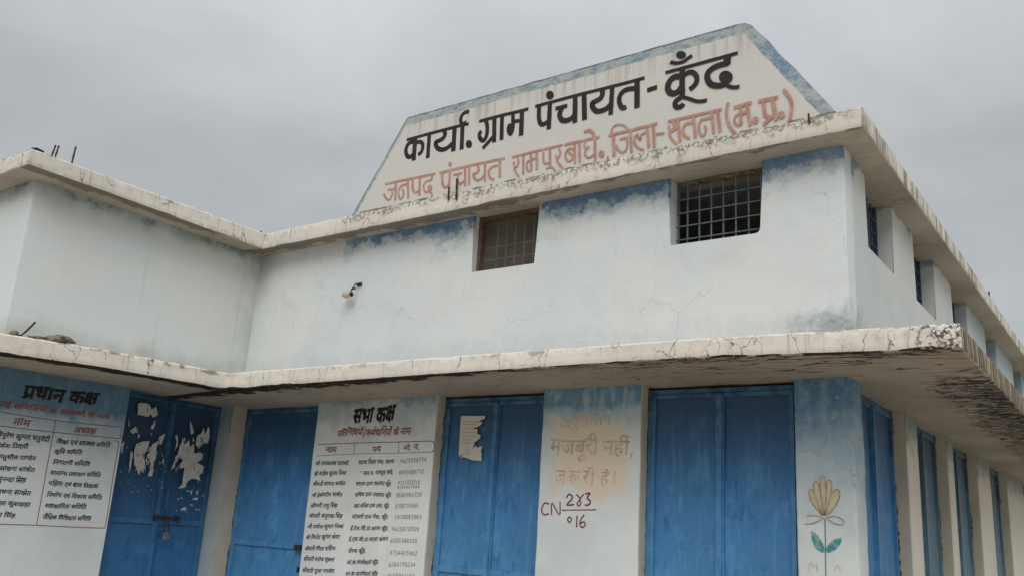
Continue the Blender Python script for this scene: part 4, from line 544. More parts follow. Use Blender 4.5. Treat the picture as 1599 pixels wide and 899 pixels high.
def door_paint(name, up0=1.75, up1=2.5, upf=0.86, base=(0.028, 0.145, 0.36), pale=(0.10, 0.29, 0.50)):
    t = NT(name, 0.5, 0.4)
    n1, n2, n3 = t.noise(2.2, 4, 0.6), t.noise(7, 6, 0.68), t.noise(45, 5, 0.6)
    c = t.mix(t.step(n1, 0.3, 0.7), base, tuple(v*1.35 for v in base))
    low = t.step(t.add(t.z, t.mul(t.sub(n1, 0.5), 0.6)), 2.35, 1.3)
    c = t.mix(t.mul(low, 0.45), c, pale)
    sv = t.noise(1.0, 6, 0.72, t.scale((24, 24, 2.6)), 0.5)
    c = t.mix(t.mul(t.step(sv, 0.50, 0.66), 0.55), c, tuple(v*1.1 for v in pale))
    c = t.mix(t.mul(t.step(t.noise(5, 6, 0.7, t.scale((1, 1, 1), (6, 6, 6))), 0.50, 0.66), 0.40), c, tuple(v*1.25+0.01 for v in pale))
    sd = t.noise(1.0, 6, 0.7, t.scale((17, 17, 2.2), (4, 7, 2)), 1.0)
    c = t.mix(t.mul(t.mul(t.step(sd, 0.60, 0.68), t.step(n2, 0.42, 0.58)), 0.55), c, tuple(v*0.45 for v in base))
    c = t.mix(t.mul(t.step(n3, 0.66, 0.72), 0.25), c, (0.20, 0.30, 0.38))
    rub = t.noise(1.0, 6, 0.7, t.scale((15, 15, 5.5), (1, 9, 4)), 0.7)
    clus = t.step(t.noise(2.6, 3, 0.5, t.scale((1, 1, 1), (4, 4, 1))), 0.46, 0.60)
    c = t.mix(t.mul(t.mul(t.mul(t.step(rub, 0.54, 0.62), clus), t.step(t.z, 2.2, 1.7)), 0.55), c, tuple(v*0.62 for v in base))
    # shade under the slab painted into the door tops, with less faded paint
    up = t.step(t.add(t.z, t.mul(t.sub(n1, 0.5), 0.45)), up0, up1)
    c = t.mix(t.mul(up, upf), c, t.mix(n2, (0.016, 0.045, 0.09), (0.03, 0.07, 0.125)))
    geo = t.n.new('ShaderNodeNewGeometry')
    worn = t.mul(t.step(geo.outputs['Pointiness'], 0.505, 0.53), t.step(n2, 0.40, 0.60))
    c = t.mix(t.mul(worn, 0.4), c, pale)
    rust = t.mul(t.step(t.noise(19, 5, 0.7, t.scale((1, 1, 1), (3, 3, 8))), 0.68, 0.73), 0.7)
    c = t.mix(rust, c, (0.09, 0.055, 0.04))
    t.bump(t.add(t.noise(3, 3), t.mul(n3, 0.1)), 0.35, 0.014)
    return t.out(c, t.step(n2, 0.3, 0.7, 0.42, 0.65))


def board_mat():
    """name board: pinkish wash, worn blue border along the sloped and top edges"""
    t = NT("name_board_wash")
    n1, n2, n3 = t.noise(1.6, 4), t.noise(8, 6, 0.66), t.noise(30, 6, 0.68)
    c = t.mix(t.step(n1, 0.35, 0.65), (0.615, 0.585, 0.545), (0.58, 0.58, 0.55))
    # rusty drips from the top
    dr = t.noise(1.0, 5, 0.65, t.scale((24, 24, 1.0)))
    dz = t.mul(t.step(dr, 0.44, 0.66), t.step(t.z, 4.52, 4.80))
    c = t.mix(t.mul(dz, 0.65), c, (0.35, 0.29, 0.22))
    c = t.mix(t.mul(t.step(t.noise(4, 5), 0.5, 0.75), 0.25), c, (0.60, 0.57, 0.52))
    # border
    wob = t.mul(t.sub(n2, 0.5), 0.035)
    top = t.sub(4.862, t.z)
    lx, lz = 0.802, 0.552
    ll = math.hypot(lx, lz)
    dl = t.add(t.mul(t.add(t.x, 4.007), lx/ll), t.mul(t.sub(t.z, 4.06), -lz/ll))
    rx, rz = 0.782, 0.537
    rl = math.hypot(rx, rz)
    drr = t.add(t.mul(t.sub(0.041, t.x), rx/rl), t.mul(t.sub(t.z, 4.08), -rz/rl))
    m = t.mx(t.mx(t.step(t.add(top, wob), 0.080, 0.070), t.step(t.add(dl, wob), 0.040, 0.030)), t.step(t.add(drr, wob), 0.092, 0.082))
    bl = t.mix(t.step(t.noise(1.0, 6, 0.72, t.scale((7, 7, 15)), 1.5), 0.46, 0.60), (0.37, 0.405, 0.40), (0.16, 0.24, 0.28))
    bl = t.mix(t.mul(t.step(t.noise(3.3, 5, 0.65), 0.50, 0.58), t.step(t.x, -2.7, -1.2, 0.15, 0.85)), bl, (0.09, 0.20, 0.33))
    bl = t.mix(t.mul(t.step(t.noise(1.0, 6, 0.75, t.scale((24, 24, 40)), 1.0), 0.50, 0.58), 0.55), bl, (0.44, 0.46, 0.45))
    c = t.mix(t.mul(m, 0.9), c, bl)
    thin = t.mx(t.mx(t.step(top, 0.014, 0.006), t.step(dl, 0.012, 0.005)), t.step(drr, 0.016, 0.006))
    c = t.mix(t.mul(t.mul(thin, t.step(n2, 0.3, 0.5)), 0.75), c, (0.06, 0.075, 0.09))
    seam = t.mul(t.step(t.add(t.math('ABSOLUTE', t.sub(t.z, 4.092)), t.mul(t.sub(n2, 0.5), 0.03)), 0.012, 0.004), t.step(t.noise(5, 4, 0.7), 0.46, 0.54))
    c = t.mix(t.mul(seam, 0.8), c, (0.09, 0.08, 0.06))
    plaster_bump(t)
    return t.out(c)


def jamb_mat():
    t = NT("bare_plaster_reveal")
    n1, n2 = t.noise(2.5, 4), t.noise(11, 6, 0.65)
    c = t.mix(t.step(n1, 0.3, 0.7), (0.54, 0.485, 0.40), (0.47, 0.43, 0.355))
    c = t.mix(t.mul(t.step(n2, 0.52, 0.75), 0.4), c, (0.30, 0.26, 0.20))
    c = t.mix(t.mul(t.step(t.noise(48, 3), 0.70, 0.75), 0.7), c, (0.13, 0.11, 0.09))
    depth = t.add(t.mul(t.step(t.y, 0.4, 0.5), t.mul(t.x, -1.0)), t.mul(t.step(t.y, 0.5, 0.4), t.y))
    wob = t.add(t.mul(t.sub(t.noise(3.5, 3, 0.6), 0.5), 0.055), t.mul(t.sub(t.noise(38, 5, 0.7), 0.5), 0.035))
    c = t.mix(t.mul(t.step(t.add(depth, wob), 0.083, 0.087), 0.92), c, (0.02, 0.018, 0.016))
    plaster_bump(t, None, 0.5)
    return t.out(c)


def pier_mat():
    t = NT("pale_pier_wash")
    n1, n2 = t.noise(1.7, 4), t.noise(8, 6, 0.65)
    c = t.mix(t.step(n1, 0.3, 0.7), (0.70, 0.67, 0.585), (0.65, 0.635, 0.57))
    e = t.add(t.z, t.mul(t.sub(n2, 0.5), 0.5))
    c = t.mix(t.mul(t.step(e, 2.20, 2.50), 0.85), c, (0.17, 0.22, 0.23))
    plaster_bump(t)
    return t.out(c)


def letter_paint(name, col, fade, fade_col, scale=14, lo=0.5, hi=0.75):
    t = NT(name, 0.75)
    c = t.mix(t.mul(t.step(t.noise(scale, 6, 0.7), lo, hi), fade), col, fade_col)
    c = t.mix(t.mul(t.step(t.noise(3, 3), 0.45, 0.7), 0.3), c, tuple(v*1.25+0.01 for v in col))
    return t.out(c)


# ---------------------------------------------------------------- mesh helpers
def add_box(bm, x0, x1, y0, y1, z0, z1, mi=0):
    vs = [bm.verts.new(p) for p in ((x0, y0, z0), (x1, y0, z0), (x1, y1, z0), (x0, y1, z0), (x0, y0, z1), (x1, y0, z1), (x1, y1, z1), (x0, y1, z1))]
    fs = []
    for q in ((0, 3, 2, 1), (4, 5, 6, 7), (0, 1, 5, 4), (1, 2, 6, 5), (2, 3, 7, 6), (3, 0, 4, 7)):
        f = bm.faces.new([vs[i] for i in q])
        f.material_index = mi
        fs.append(f)
    return vs, fs


def tube(bm, pts, r, n=8):
    pts = [Vector(p) for p in pts]
    rings = []
    for i, p in enumerate(pts):
        d = (pts[min(i+1, len(pts)-1)] - pts[max(i-1, 0)]).normalized()
        a = d.orthogonal().normalized()
        b = d.cross(a)
        rr = r[i] if isinstance(r, (list, tuple)) else r
        rings.append([bm.verts.new(p + (a*math.cos(2*math.pi*k/n) + b*math.sin(2*math.pi*k/n))*rr) for k in range(n)])
    for A, B in zip(rings, rings[1:]):
        for k in range(n):
            bm.faces.new((A[k], A[(k+1) % n], B[(k+1) % n], B[k]))
    bm.faces.new(rings[0][::-1])
    bm.faces.new(rings[-1])


def obj(name, bm, mats, parent=None, smooth=None):
    bmesh.ops.recalc_face_normals(bm, faces=bm.faces)
    me = bpy.data.meshes.new(name)
    bm.to_mesh(me)
    bm.free()
    for m in (mats if isinstance(mats, (list, tuple)) else [mats]):
        me.materials.append(m)
    if smooth:
        for p in me.polygons:
            p.use_smooth = True
        me.set_sharp_from_angle(angle=math.radians(smooth))
    o = bpy.data.objects.new(name, me)
    COL.objects.link(o)
    if parent:
        o.parent = parent
    return o


def tag(o, label, cat=None, group=None, kind=None):
    if label: o['label'] = label
    if cat: o['category'] = cat
    if group: o['group'] = group
    if kind: o['kind'] = kind
    return o


def wobble(p, amp, freq):
    return noise.noise(Vector(p)*freq)*amp


def prism(bm, poly, to3, depth):
    """extrude a 2D outline: to3(u, v, d) -> point"""
    a = [bm.verts.new(to3(u, v, 0)) for u, v in poly]
    b = [bm.verts.new(to3(u, v, depth)) for u, v in poly]
    n = len(poly)
    F = [bm.faces.new(a), bm.faces.new(b[::-1])]
    for i in range(n):
        F.append(bm.faces.new((a[i], b[i], b[(i+1) % n], a[(i+1) % n])))
    return a, b, F


def interp(tab, v):
    if v <= tab[0][0]: return tab[0][1]
    for (a, b), (c, d) in zip(tab, tab[1:]):
        if v <= c: return b + (d-b)*(v-a)/(c-a)
    return tab[-1][1]


# ---------------------------------------------------------------- measured layout (metres)
XL, TH = -5.335, -0.0287                       # inner corner; the wing leans by TH
TT = math.tan(TH)
YW = -2.12                                     # near end of the wing
OS, OSR, OSW = 0.658, 0.6715, 0.65             # sunshade overhangs
OC, OCR, OCW = 0.182, 0.166, 0.248             # roof edge overhangs
ZS, ZS2, ZC1, ZC2 = 2.55, 2.667, 3.957, 4.0925
ZP = 0.45                                      # plinth top


def wing_x(y, off=0.0):
    return XL - y*TT + off/math.cos(TH)


M_FRONT, M_WING, M_SIDE = wall_front_mat(), wall_wing_mat(), wall_side_mat()
M_SHADE_FACE = slab_face_mat("cream_sunshade_edge", (0.77, 0.72, 0.65), 0.75, ZS, ZS2, mould=0.60, side_x=OSR)
M_ROOF_FACE = slab_face_mat("cream_roof_edge", (0.71, 0.67, 0.60), 0.85, ZC1, ZC2, board=True)
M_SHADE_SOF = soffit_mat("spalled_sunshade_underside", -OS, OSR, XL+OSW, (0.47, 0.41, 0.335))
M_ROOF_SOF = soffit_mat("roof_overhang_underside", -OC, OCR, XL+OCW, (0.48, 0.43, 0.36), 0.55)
M_JAMB, M_PIER = jamb_mat(), pier_mat()
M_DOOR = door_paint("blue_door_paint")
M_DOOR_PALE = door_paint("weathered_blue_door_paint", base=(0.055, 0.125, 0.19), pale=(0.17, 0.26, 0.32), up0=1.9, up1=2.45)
M_DOOR_DARK = door_paint("shaded_blue_door_paint", 1.2, 2.15, 0.93, base=(0.020, 0.105, 0.28), pale=(0.06, 0.20, 0.38))  # darker copy for the wing door, its shade put into the colour
M_IRON = flat_mat("rusty_iron", (0.045, 0.036, 0.03), 0.8, 0.4, 60)
M_GRILLE = flat_mat("grey_blue_grille_paint", (0.14, 0.175, 0.21), 0.6, 0.25, 30)
M_GRILLE_DUSTY = flat_mat("dusty_grille_paint", (0.40, 0.39, 0.36), 0.7, 0.25, 30)
M_RUBBLE = flat_mat("broken_concrete", (0.16, 0.13, 0.10), 0.95, 0.5, 22)
M_WOOD = flat_mat("brown_wood_frame", (0.13, 0.085, 0.062), 0.75, 0.3, 25)
M_INTERIOR = flat_mat("dim_interior_plaster", (0.26, 0.29, 0.33), 0.9, 0.1, 3)
M_BLACK = letter_paint("black_sign_paint", (0.022, 0.021, 0.020), 0.55, (0.07, 0.065, 0.058))
M_BLACK_SMALL = letter_paint("black_notice_paint", (0.03, 0.034, 0.038), 0.4, (0.20, 0.22, 0.22), 9)
M_RED = letter_paint("faded_red_sign_paint", (0.43, 0.215, 0.165), 0.7, (0.55, 0.43, 0.37), 16, 0.45, 0.7)
M_RED_SMALL = letter_paint("dark_red_notice_paint", (0.25, 0.075, 0.065), 0.35, (0.38, 0.25, 0.23), 10)
M_RED_MARK = letter_paint("red_marker", (0.22, 0.035, 0.055), 0.2, (0.35, 0.15, 0.15), 20)
M_BROWN_FADED = letter_paint("faded_brown_paint", (0.46, 0.32, 0.225), 0.97, (0.68, 0.56, 0.42), 8, 0.36, 0.60)
M_RULE = letter_paint("dark_rule_paint", (0.16, 0.10, 0.115), 0.3, (0.3, 0.27, 0.27), 12)

# ---------------------------------------------------------------- ground
tg = NT("dry_earth", 0.95)
gn = tg.noise(0.6, 6, 0.6)
cg = tg.mix(tg.step(gn, 0.35, 0.65), (0.36, 0.315, 0.25), (0.42, 0.37, 0.30))
cg = tg.mix(tg.mul(tg.step(tg.noise(14, 6, 0.7), 0.5, 0.7), 0.5), cg, (0.28, 0.235, 0.18))
tg.bump(tg.noise(6, 6, 0.7), 0.6, 0.05)
M_EARTH = tg.out(cg)
bm = bmesh.new()
R = [-900, -60, -20, -8, -4, 0, 4, 8, 20, 60, 900]
gv = [[bm.verts.new((x, y, 0)) for x in R] for y in R]
for j in range(len(R)-1):
    for i in range(len(R)-1):
        bm.faces.new((gv[j][i], gv[j][i+1], gv[j+1][i+1], gv[j+1][i]))
tag(obj("ground", bm, M_EARTH), None, None, None, "structure")

# ---------------------------------------------------------------- the building
B = bpy.data.objects.new("office_building", None)
COL.objects.link(B)
B.empty_display_size = 0.5
tag(B, "whitewashed village office with blue steel doors, concrete sunshade and painted name board on its roof", "building")

# plinth and verandah floor
bm = bmesh.new()
pl = [(-9.0, -3.0), (-4.55, -3.0), (-4.55, -0.85), (0.85, -0.85), (0.85, 14.0), (-9.0, 14.0)]
prism(bm, pl, lambda u, v, d: (u, v, ZP-0.02-d), ZP-0.03)
M_PLINTH = flat_mat("worn_cement_floor", (0.33, 0.31, 0.28), 0.9, 0.2, 4)
obj("plinth", bm, M_PLINTH, B)

TK = 0.16
ZB = 2.60                                       # upper walls stand on the sunshade slab


def bevel_verticals(bm, sel, off=0.02, seg=3):
    es = [e for e in bm.edges if sel(e)]
    if es:
        bmesh.ops.bevel(bm, geom=es, offset=off, segments=seg, profile=0.5, affect='EDGES')


ZT = 4.02
# front upper wall with two window notches that run up to the roof slab
W1 = (-2.802, -2.200, 3.476)
W2 = (-1.140, -0.504, 3.463)
def arc(x, z, s, r):
    return [(x+s*r*(1-math.cos(k*math.pi/8)), z+r*(1-math.sin(k*math.pi/8))) for k in range(5)]


front = [(XL, ZB), (-0.0, ZB), (-0.0, ZT), (W2[1], ZT), *arc(W2[1], W2[2], -1, 0.045), *arc(W2[0], W2[2], 1, 0.022)[::-1], (W2[0], ZT), (W1[1], ZT), (W1[1], W1[2]), (W1[0], W1[2]), (W1[0], ZT), (XL, ZT)]
bm = bmesh.new()
prism(bm, front, lambda u, v, d: (u, d, v), TK)


def sel_front(e):
    a, b = e.verts[0].co, e.verts[1].co
    onf = abs(a.y) < 1e-4 and abs(b.y) < 1e-4
    notch = onf and min(a.x, b.x) > -2.81 and max(a.x, b.x) < -0.49
    corner = abs(a.x) < 1e-4 and abs(b.x) < 1e-4 and onf
    return notch or corner


bevel_verticals(bm, sel_front, 0.014, 3)
obj("upper_wall", bm, M_FRONT, B, 50)
# wing upper wall: return face and end face
bm = bmesh.new()
n_ = Vector((math.cos(TH), math.sin(TH), 0))
poly = [(XL, 0.0), (wing_x(YW), YW), (-9.0, YW), (-9.0, YW+TK), (wing_x(YW)-TK, YW+TK), (XL-TK, 0.0)]
prism(bm, poly, lambda u, v, d: (u, v, ZB+d), ZT-ZB)
bevel_verticals(bm, lambda e: abs(e.verts[0].co.y-YW) < 1e-4 and abs(e.verts[1].co.y-YW) < 1e-4 and abs(e.verts[0].co.x-wing_x(YW)) < 1e-3 and abs(e.verts[1].co.x-wing_x(YW)) < 1e-3, 0.02)
obj("upper_wall", bm, M_WING, B, 50)
# right-hand upper wall with its row of openings
SIDEW = [(0.478, 1.17, 3.445), (1.826, 2.56, 3.433), (3.30, 4.03, 3.44), (5.10, 5.80, 3.44), (7.14, 7.90, 3.44), (9.2, 9.95, 3.44)]
poly = [(TK, ZB), (14.0, ZB), (14.0, ZT)]
for a, b, z in reversed(SIDEW):
    poly += [(b, ZT), (b, z), (a, z), (a, ZT)]
poly += [(TK, ZT)]
bm = bmesh.new()
prism(bm, poly, lambda u, v, d: (-d, u, v), TK)
bevel_verticals(bm, lambda e: all(abs(v.co.x) < 1e-4 and 0.3 < v.co.y < 13 and v.co.z > 3 for v in e.verts) and not all(v.co.z > 4 for v in e.verts), 0.014)
obj("upper_wall", bm, M_SIDE, B, 50)
# back, left end and inner shell (never seen from outside but they keep the rooms dark)
bm = bmesh.new()
add_box(bm, -9.0, 0.0, 14.002, 14.15, ZP, ZT)
add_box(bm, -9.15, -9.003, YW, 14.15, ZP, ZT)
obj("rear_wall", bm, M_WING, B)


# slabs: swept along the wall line
def sweep(name, seg_in, seg_out, zb, zt, dzo_b, dzi_b, dzo_t, mats, step=0.04, chip=0.03, rows=9, jag=0.004):
    cols = []
    for s, (I0, I1, O0, O1) in enumerate(zip(seg_in, seg_in[1:], seg_out, seg_out[1:])):
        L = max(math.dist(O0, O1), math.dist(I0, I1))
        n = max(2, int(L/step))
        for k in range(n if s < len(seg_in)-2 else n+1):
            f = k/n
            I = (I0[0]+(I1[0]-I0[0])*f, I0[1]+(I1[1]-I0[1])*f)
            O = (O0[0]+(O1[0]-O0[0])*f, O0[1]+(O1[1]-O0[1])*f)
            cols.append((s, I, O))
    bm = bmesh.new()
    grid = []
    for s, I, O in cols:
        db, di, dt = dzo_b(s, O), dzi_b(s, I), dzo_t(s, O)
        wx_ = wobble((O[0], O[1], 1), jag, 9) + wobble((O[0], O[1], 5), jag*0.6, 31)
        ox, oy = O[0]-I[0], O[1]-I[1]
        l = math.hypot(ox, oy)
        ox, oy = ox/l, oy/l
        cb = max(0.0, noise.noise(Vector((O[0]*4, O[1]*4, 3)))-0.18)*chip + max(0.0, noise.noise(Vector((O[0]*17, O[1]*17, 8)))-0.1)*chip*0.35
        ct = max(0.0, noise.noise(Vector((O[0]*6, O[1]*6, 13)))-0.15)*chip*0.6 + max(0.0, noise.noise(Vector((O[0]*23, O[1]*23, 18)))-0.1)*chip*0.35

        def pt(back, z, w=1.0):
            return bm.verts.new((O[0]-ox*back+ox*wx_*w, O[1]-oy*back+oy*wx_*w, z))
        col = [bm.verts.new((I[0], I[1], zt)), pt(0.10, zt+dt), pt(0.012, zt+dt-ct*0.5), pt(0.0, zt+dt-0.010-ct)]
        zz0, zz1 = zb+db+0.006+cb, zt+dt-0.010-ct
        for k in (0.33, 0.66):
            col.append(pt(0.0, zz1+(zz0-zz1)*k, 0.7))
        col += [pt(0.0, zz0), pt(0.006, zb+db+cb*0.55)]
        for k in range(1, rows+1):
            f = k/rows
            bk = l*f
            z = zb + db*(1-f) + di*f + (wobble((O[0]-ox*bk, O[1]-oy*bk, 2), 0.006, 5) + wobble((O[0]-ox*bk, O[1]-oy*bk, 2), 0.003, 22))*(0 if f == 1 else 1)
            col.append(bm.verts.new((O[0]-ox*bk, O[1]-oy*bk, z)))
        grid.append(col)
    nface = 6
    for A, Bc in zip(grid, grid[1:]):
        for k in range(len(A)-1):
            f = bm.faces.new((A[k], Bc[k], Bc[k+1], A[k+1]))
            f.material_index = 0 if k < nface else 1
    for g in (grid[0], grid[-1]):
        bm.faces.new(g)
    return obj(name, bm, mats, B, 38)


inn = [(-9.0, YW+0.25), (wing_x(YW)-0.25, YW+0.25), (XL-0.25, 0.25), (-0.25, 0.25), (-0.25, 14.0)]
outp = [(-9.0, YW-OS), (wing_x(YW-OS, OSW), YW-OS), (wing_x(-OS, OSW), -OS), (OSR, -OS), (OSR, 14.0)]


def s_b(s, O):
    if s == 0: return -0.04
    if s == 1: return interp([(-2.78, -0.04), (-2.4, -0.03), (-1.7, 0.0), (-0.66, 0.008)], O[1])
    if s == 2: return interp([(-4.68, 0.008), (-2.6, 0.022), (-1.6, 0.024), (-0.75, 0.024), (0.1, 0.002), (0.67, -0.016)], O[0])
    return interp([(-0.66, -0.016), (0.0, -0.02), (1.7, -0.028), (14, -0.03)], O[1])


def s_i(s, I):
    if s == 1: return interp([(-2, -0.012), (0.25, -0.03)], I[1])
    if s == 2: return interp([(-5.5, -0.03), (-4.3, -0.03), (-3.0, 0.004), (0, 0.008)], I[0])
    if s == 3: return interp([(0.0, 0.004), (1.2, -0.012), (14, -0.012)], I[1])
    return -0.012


def s_t(s, O):
    if s == 0: return -0.02
    if s == 1: return interp([(-2.78, -0.02), (-2.4, -0.013), (-1.7, 0.015), (-0.66, 0.028)], O[1])
    if s == 2: return interp([(-4.68, 0.028), (-2.6, 0.022), (-0.75, 0.016), (0.67, -0.006)], O[0])
    return -0.006


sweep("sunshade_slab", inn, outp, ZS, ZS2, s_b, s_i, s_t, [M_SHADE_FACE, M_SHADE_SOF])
inn2 = [(-9.0, YW+0.3), (wing_x(YW)-0.3, YW+0.3), (XL-0.3, 0.3), (-0.3, 0.3), (-0.3, 14.0)]
outp2 = [(-9.0, YW-0.183), (wing_x(YW-0.183, OCW), YW-0.183), (wing_x(-OC, OCW), -OC), (OCR, -OC), (OCR, 14.0)]


def c_b(s, O):
    if s == 1: return interp([(-2.3, 0.004), (-1.7, 0.0), (-0.18, -0.028)], O[1])
    if s == 2: return interp([(-5.09, -0.028), (-2.07, -0.010), (0, 0.004)], O[0])
    return 0.004


def c_t(s, O):
    if s == 1: return interp([(-2.3, 0.0), (-0.18, -0.012)], O[1])
    if s == 2: return interp([(-5.09, -0.012), (-2.07, 0.0), (0, 0.004)], O[0])
    return 0.004


sweep("roof_edge", inn2, outp2, ZC1, ZC2, c_b, lambda s, I: 0.0, c_t, [M_ROOF_FACE, M_ROOF_SOF], chip=0.028, rows=6)
bm = bmesh.new()
poly = [(-9.1, YW+0.28), (XL-0.28-0.06, YW+0.28), (XL-0.28, 0.28), (-0.28, 0.28), (-0.28, 14.1), (-9.1, 14.1)]
prism(bm, poly, lambda u, v, d: (u, v, 3.985+d), 0.085)
obj("roof_slab", bm, M_PLINTH, B)
# storey floor between the two levels keeps the upper room closed
bm = bmesh.new()
poly = [(-9.1, YW+0.23), (XL-0.23-0.06, YW+0.23), (XL-0.23, 0.23), (-0.23, 0.23), (-0.23, 14.1), (-9.1, 14.1)]
prism(bm, poly, lambda u, v, d: (u, v, 2.585+d), 0.05)
obj("upper_floor", bm, M_INTERIOR, B)

# name board: trapezoid parapet flush above the roof edge
bm = bmesh.new()
bp = [(-4.010, 4.05), (-3.455, 4.862), (-0.60, 4.864), (-0.535, 4.857), (-0.490, 4.832), (0.030, 4.075), (0.04, 4.05)]
top_pts = []
for (a, b), (c, d) in zip(bp, bp[1:]):
    n = max(1, int(math.dist((a, b), (c, d))/0.05))
    for k in range(n):
        f = k/n
        x, z = a+(c-a)*f, b+(d-b)*f
        top_pts.append((x + wobble((x, z, 0), 0.006, 8), z + wobble((x, z, 9), 0.006, 8)))
top_pts.append(bp[-1])
prism(bm, top_pts, lambda u, v, d: (u, -OC+0.006+d, v), 0.11)
board = obj("name_board", bm, board_mat(), B)
board['label'] = "trapezoid name board with a worn blue border and painted lettering"


# ---------------------------------------------------------------- brush lettering
def smooth_line(p, n=5):
    if len(p) < 3: return p
    q = []
    for i in range(len(p)-1):
        a, b, c, d = p[max(i-1, 0)], p[i], p[i+1], p[min(i+2, len(p)-1)]
        for k in range(n):
            t = k/n
            q.append(tuple(0.5*((2*b[j]) + (-a[j]+c[j])*t + (2*a[j]-5*b[j]+4*c[j]-d[j])*t*t + (-a[j]+3*b[j]-3*c[j]+d[j])*t**3) for j in range(2)))
    q.append(p[-1])
    return q


def strokes(bm, data, to3, base=0.0015, inc=0.00012, rag=0.0):
    """each stroke a flat ribbon, each lying a hair above the one before"""
    for i, (w, c) in enumerate(data):
        p = [(c[k]/1000, c[k+1]/1000) for k in range(0, len(c), 2)]
        d = base + inc*i
        if w == 0:
            bm.faces.new([bm.verts.new(to3(x, z, d)) for x, z in p])
            continue
        q = smooth_line(p)
        if rag and len(q) == 2:
            (ax, az), (bx, bz) = q
            q = [(ax+(bx-ax)*k/6, az+(bz-az)*k/6) for k in range(7)]
        L, Rr = [], []
        for k in range(len(q)):
            a, b = q[max(k-1, 0)], q[min(k+1, len(q)-1)]
            tx, tz = b[0]-a[0], b[1]-a[1]
            l = math.hypot(tx, tz) or 1
            nx, nz = -tz/l*w/2000, tx/l*w/2000
            e1 = 1 + rag*noise.noise(Vector((q[k][0]*60, q[k][1]*60, i)))
            e2 = 1 + rag*noise.noise(Vector((q[k][0]*60, q[k][1]*60, i+40)))
            L.append(bm.verts.new(to3(q[k][0]+nx*e1, q[k][1]+nz*e1, d)))
            Rr.append(bm.verts.new(to3(q[k][0]-nx*e2, q[k][1]-nz*e2, d)))
        for k in range(len(q)-1):
            bm.faces.new((L[k], L[k+1], Rr[k+1], Rr[k]))


def on_front(x, z, d): return (x, -d, z)
def on_board(x, z, d): return (x, -OC+0.006-d, z)
def on_wing(y, z, d): return (wing_x(y, d), y, z)


bm = bmesh.new()
strokes(bm, SIGN_BLACK, on_board, 0.0015, 0.0001, 0.10)
tag(obj("lettering", bm, M_BLACK, board), "bold black brush lettering of the upper line")
bm = bmesh.new()
strokes(bm, SIGN_RED, on_board, 0.0015, 0.0001, 0.16)
tag(obj("lettering", bm, M_RED, board), "faded red brush lettering of the lower line")

_glyph = {}


def glyph(g, bold):
    """flat faces of one letter shape, thickened by bold/1000 em"""
    key = (g, bold)
    if key in _glyph: return _glyph[key]
    cu = bpy.data.curves.new("letter_shape", 'CURVE')
    cu.dimensions = '2D'
    cu.fill_mode = 'BOTH'
    rib = []
    for cont in GLYPHS[g].split('|'):
        c = []
        for tk in cont.split(' '):
            on = not tk.endswith('*')
            a, b = tk.rstrip('*').split(',')
            c.append((int(a)/1000, int(b)/1000, on))
        s = []
        for i in range(len(c)):
            a, b = c[i], c[(i+1) % len(c)]
            s.append(a)
            if not a[2] and not b[2]: s.append(((a[0]+b[0])/2, (a[1]+b[1])/2, True))
        k = next(i for i, q in enumerate(s) if q[2])
        s = s[k:]+s[:k]+[s[k]]
        i, o = 0, []
        while i < len(s)-1:
            if s[i+1][2]:
                o.append(s[i][:2]); i += 1
            else:
                p, q, r = s[i:i+3]
                for u in (0, 1/3, 2/3):
                    o.append(tuple((1-u)**2*p[j]+2*u*(1-u)*q[j]+u*u*r[j] for j in range(2)))
                i += 2
        sp = cu.splines.new('POLY')
        sp.points.add(len(o)-1)
        rib.append(o)
        for pnt, (a, b) in zip(sp.points, o): pnt.co = (a, b, 0, 1)
        sp.use_cyclic_u = True
    to = bpy.data.objects.new("letter_shape", cu)
    COL.objects.link(to)
    me = to.to_mesh()
    vs = [(v.co.x, v.co.y) for v in me.vertices]
    fs = [tuple(p.vertices) for p in me.polygons]
    to.to_mesh_clear()
    bpy.data.objects.remove(to)
    bpy.data.curves.remove(cu)
    # thicken: a narrow band along every outline
    hw = bold/1000*0.55
    ribs = []
    if not bold: rib = []
    for o in rib:
        m, base = len(o), len(vs)
        for i in range(m):
            p, q = Vector(o[i-1]), Vector(o[(i+1) % m])
            t = (q-p).normalized() if (q-p).length > 1e-9 else Vector((1, 0))
            nx, ny = -t.y*hw, t.x*hw
            vs += [(o[i][0]+nx, o[i][1]+ny), (o[i][0]-nx, o[i][1]-ny)]
        ribs += [(base+2*i, base+2*((i+1) % m), base+2*((i+1) % m)+1, base+2*i+1) for i in range(m)]
    nf = len(vs)-sum(2*len(o) for o in rib)
    _glyph[key] = (vs, fs+ribs, nf)
    return _glyph[key]


rnd = random.Random(11)
WEIGHT = {36: 84, 40: 84, 22: 52, 24: 52, 20: 44, 26: 48}


